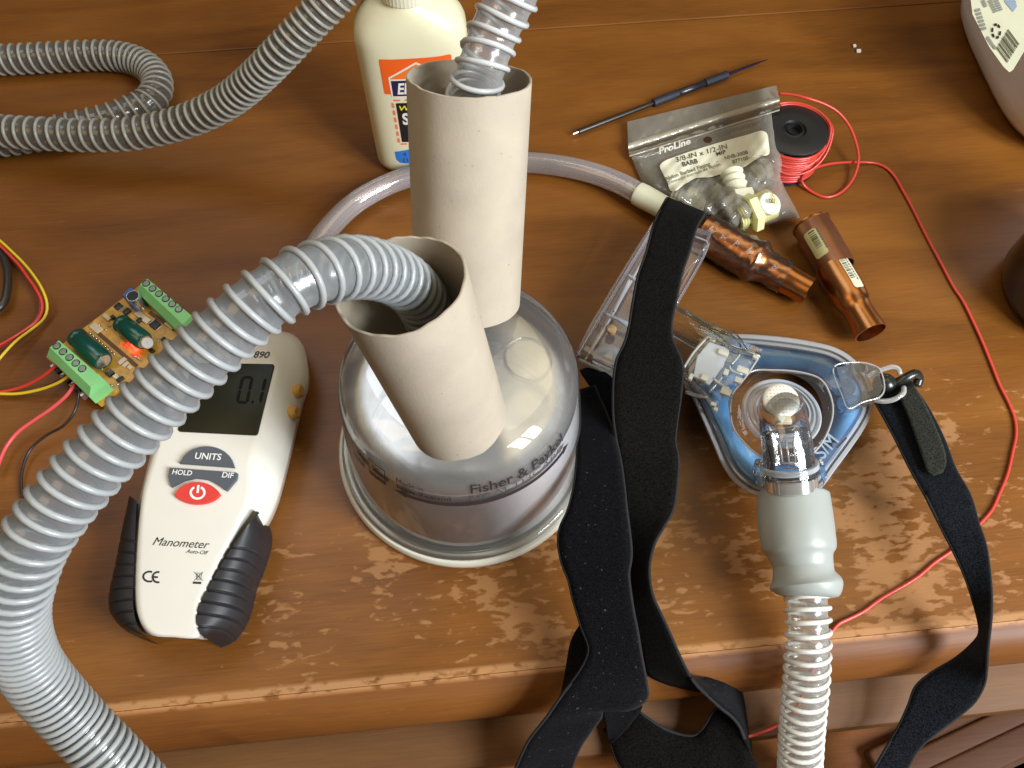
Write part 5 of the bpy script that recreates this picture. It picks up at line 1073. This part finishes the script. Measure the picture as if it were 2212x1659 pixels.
def wrap_label(parent, a, ax, pf, h0, h1, t0, t1, mtl, lift=.02, bars=True, seed=1, bt=(.1, .5)):
    z_ = np.array([0, 0, 1.]); x_ = nrm(np.cross(ax, z_)); y_ = np.cross(x_, ax); y_ = y_ if y_[2] > 0 else -y_
    fn = lambda h, t, l=lift: a+ax*h+(np.interp(h, pf[:, 1], pf[:, 0])+l)*(math.cos(t)*x_+math.sin(t)*y_)
    rr_ = rrect(h0, t0, h1, t1, min(.18, abs(t1-t0)*.25)); V, F = flat(rr_, lambda h, t: fn(h, t), 3)
    lb = build('sticker', MB().add(V, F), mtl, parent, smooth=180)
    g_ = np.random.default_rng(seed); m_ = MB(); h = h0+(h1-h0)*.06
    while h < h0+(h1-h0)*.70:
        w_ = g_.choice([.03, .05, .08]); tA, tB = t0+(t1-t0)*bt[0], t0+(t1-t0)*bt[1]
        ts = np.linspace(tA, tB, 5)
        m_.rings([[fn(h, t, lift+.012), fn(h+w_, t, lift+.012)] for t in ts], close_u=False); h += w_+g_.choice([.04, .06, .09])
    build('barcode', m_, mat('barcode_ink', (.05, .05, .04), .5), lb, smooth=0)
    m_ = MB(); h = h0+(h1-h0)*.08
    while h < h0+(h1-h0)*.8:
        w_ = g_.uniform(.06, .14)
        for q0 in (bt[1]+.12,):
            tA, tB = t0+(t1-t0)*q0, t0+(t1-t0)*(q0+.12)
            m_.add([fn(h, tA, lift+.012), fn(h+w_, tA, lift+.012), fn(h+w_, tB, lift+.012), fn(h, tB, lift+.012)], [(0, 1, 2, 3)])
        h += w_+.06
    build('small_print', m_, mat('sticker_ink', (.10, .09, .07), .5), lb, smooth=0)
M_STICK = mat('sticker_paper', (.66, .63, .46), .55, var=.03); M_STICK2 = mat('yellowed_sticker_paper', (.55, .50, .22), .55, var=.12)
wrap_label(c2, a2, x2, pf2, -.02, 2.05, 1.50, 2.15, M_STICK, bt=(.08, .5), seed=3)
wrap_label(c3, a3, x3, pf3, .75, 2.5, .35, 1.1, M_STICK2, bt=(.4, .85), seed=5)

# ------------------------------------------------------------------ alignment tool, jug, jar, crumb
pk = crop(1600, 0, .5425)
M_TOOL = mat('black_tool_plastic', (.016, .018, .028), .28, var=.1, coat=.4)
M_KNURL = mat('knurled_grip', (.020, .024, .040), .5, var=.2, scale=900, bump=.6, bscale=1800)
pa, pb = pk(415, 788, .28), pk(1560, 348, .28); px_ = nrm(pb-pa); LT = np.linalg.norm(pb-pa)
tool = thing('alignment_tool', 'thin dark double-ended pen tool lying between the cardboard tube and the bag', 'hand tool', pa)
hh = lambda x, y: float(np.dot(pk(x, y, .28)-pa, px_))
h1_, h2_, h3_, h4_, h5_ = hh(450, 775), hh(885, 607), hh(1040, 548), hh(1190, 490), hh(1325, 437)
build('tip', MB().lathe([(.04, 0), (.07, .02), (.08, h1_)], o=pa, ax=px_, n=12, cap0=True), M_STEEL, tool)
build('shaft', MB().lathe([(.1, h1_-.02), (.16, h1_+.02), (.155, h2_-.4), (.11, h2_)], o=pa, ax=px_, n=18, cap0=True), mat('dark_shaft', (.02, .012, .008), .35, coat=.2), tool)
build('handle', MB().lathe([(.2, h3_), (.235, h3_+.05), (.235, h4_-.05), (.2, h4_)], o=pa, ax=px_, n=20), M_TOOL, tool)
for a, b in ((h2_, h3_), (h4_, h5_)): build('knurled_grip', MB().lathe([(.12, a), (.26, a+.06), (.27, a+.15), (.27, b-.15), (.26, b-.06), (.15, b)], o=pa, ax=px_, n=22), M_KNURL, tool)
build('point', MB().lathe([(.11, h5_), (.10, h5_+.4), (.08, LT*.93), (.02, LT)], o=pa, ax=px_, n=14), mat('blue_black_steel', (.03, .022, .05), .25, .6), tool)

M_JUG = mat('cloudy_jug_plastic', (.80, .84, .88), .38, var=.02, sss=.2)
jo = at(2532, -123, 9)*np.array([1, 1, 0]); jd = nrm(at(2190, 270, 0)-at(2080, 40, 0)); jn = np.array([-jd[1], jd[0], 0])
jug = thing('plastic_jug', 'cloudy white plastic jug with a printed label at the top right corner', 'jug', jo)
JW, JL, JH = 7.2, 8.5, 13.0
def jring(z, k):
    P = []
    for t in np.linspace(0, 2*np.pi, 72, endpoint=False):
        c, s_ = math.cos(t), math.sin(t); e = .55
        P.append(jo+jd*JL*k*math.copysign(abs(c)**e, c)+jn*JW*k*math.copysign(abs(s_)**e, s_)+np.array([0, 0, z]))
    return P
build('body', MB().rings([jring(.05, .80), jring(.3, .88), jring(1.0, .95), jring(2.2, 1.0), jring(JH-2, 1.0), jring(JH-.8, .985), jring(JH-.25, .95), jring(JH, .89), jring(JH+.02, .5)], cap0=True, cap1=True), M_JUG, jug, smooth=180)

# the jug's printed label, on the face turned up
ju = lambda x, y, l=.03: at((2900+364/1438*x)/K, 364/1438*y/K, JH+l)
M_JLAB = mat('jug_label', (.60, .60, .44), .5, var=.05)
lp_ = [(800, -300), (760, -60), (790, 180), (1000, 590), (1180, 840), (1255, 910), (1300, 880), (1480, 580), (1700, 300), (1700, -300)]
jl = build('paper_label', MB().add([ju(x, y) for x, y in lp_], [tuple(range(len(lp_)))]), M_JLAB, jug, smooth=0)
m = MB(); u_, v_ = np.array([140., 190.]), np.array([-150., 235.]); b0 = np.array([1240., 365.])
for t, w_ in ((0, .05), (.09, .03), (.16, .06), (.27, .03), (.36, .04), (.44, .08), (.58, .04), (.66, .03), (.74, .07), (.88, .03), (.95, .05)):
    q_ = [b0+v_*t, b0+v_*(t+w_), b0+v_*(t+w_)+u_, b0+v_*t+u_]; m.add([ju(x, y, .06) for x, y in q_], [(0, 1, 2, 3)])
build('barcode', m, mat('olive_barcode', (.09, .09, .05), .5), jl, smooth=0)
m = MB()
for k in range(3):
    for a0, a1 in ((0, 38), (52, 90)):
        A = [R_(k*120+a0+(a1-a0)*q/4) for q in range(5)]
        o1 = [ju(1090+62*math.cos(a), 392+100*math.sin(a), .06) for a in A]; i1 = [ju(1090+38*math.cos(a), 392+66*math.sin(a), .06) for a in A]
        m.rings([o1, i1], close_u=False)
build('recycling_symbol', m, M_BPRINT, jl, smooth=0)
m = MB()
for (x, y, c) in ((985, 480, 0), (1070, 600, 0)): m.add([ju(x, y-30, .06), ju(x+30, y, .06), ju(x, y+30, .06), ju(x-20, y, .06)], [(0, 1, 2, 3)])
for x0, y0, x1, y1, w_ in ((1000, 500, 1060, 590, 22), (850, 110, 940, 390, 34), (920, 0, 960, 90, 26), (1010, 0, 1090, 160, 30), (1080, -20, 1150, 140, 28)):
    n0 = np.array([y1-y0, x0-x1])/math.hypot(x1-x0, y1-y0)*w_
    for q in range(6):
        a = np.array([x0+(x1-x0)*q/6., y0+(y1-y0)*q/6.]); b = np.array([x0+(x1-x0)*(q+.7)/6., y0+(y1-y0)*(q+.7)/6.])
        m.add([ju(*(a-n0), .06), ju(*(a+n0), .06), ju(*(b+n0), .06), ju(*(b-n0), .06)], [(0, 1, 2, 3)])
build('small_print', m, mat('faded_print', (.22, .23, .20), .6), jl, smooth=0)
m = MB().add([ju(x, y, .05) for x, y in ((1190, 0), (1330, 0), (1350, 80), (1300, 150), (1200, 30))], [(0, 1, 2, 3, 4)])
build('blue_print', m, mat('faded_blue_print', (.25, .32, .42), .6), jl, smooth=0)
jr = at(2306, 640, 0)
M_JAR = mat('dark_jar_glass', (.020, .011, .006), .12, var=.1, coat=.6)
jar = thing('glass_jar', 'dark glass jar cut off by the right edge of the picture', 'jar', jr)
build('body', MB().lathe([(3.2, .05), (3.7, .3), (3.9, .9), (3.9, 4.6), (3.6, 5.6), (2.6, 6.4), (2.3, 6.7), (2.3, 7.4)], o=jr, n=64, cap0=True), M_JAR, jar, smooth=60)
build('lid', MB().lathe([(2.5, 6.9), (2.55, 7.0), (2.55, 7.9), (2.4, 8.0), (.02, 8.0)], o=jr, n=60), mat('dark_lid', (.03, .028, .022), .35), jar, smooth=40)
m = MB().bbox(at(1846, 99, .1), (.10, .04, 0), (-.03, .07, .02), (0, .01, .05), .02).bbox(at(1855, 110, .1), (.15, .0, 0), (0, .10, .02), (0, .01, .06), .03)
tag(build('paper_scrap', m, mat('scrap_paper', (.62, .58, .48), .7), None, smooth=0), 'tiny pale scrap lying on the bare desk above the wire spool', 'scrap')

# ------------------------------------------------------------------ groups of alike things
GROUPS = {'breathing_hose': 'ribbed breathing hoses', 'cardboard_tube': 'cardboard rolls on the water chamber', 'copper_reducer': 'copper pipe fittings lying behind the mask', 'barbed_fitting': 'nylon barbed fittings in and beside the zip bag',
          'red_wire': 'loose wires at the left edge', 'yellow_wire': 'loose wires at the left edge', 'black_wire': 'loose wires at the left edge'}
for o in list(COL.objects):
    if o.parent is None and 'category' in o:
        g_ = GROUPS.get(o.name.split('.')[0])
        if g_: o['group'] = g_
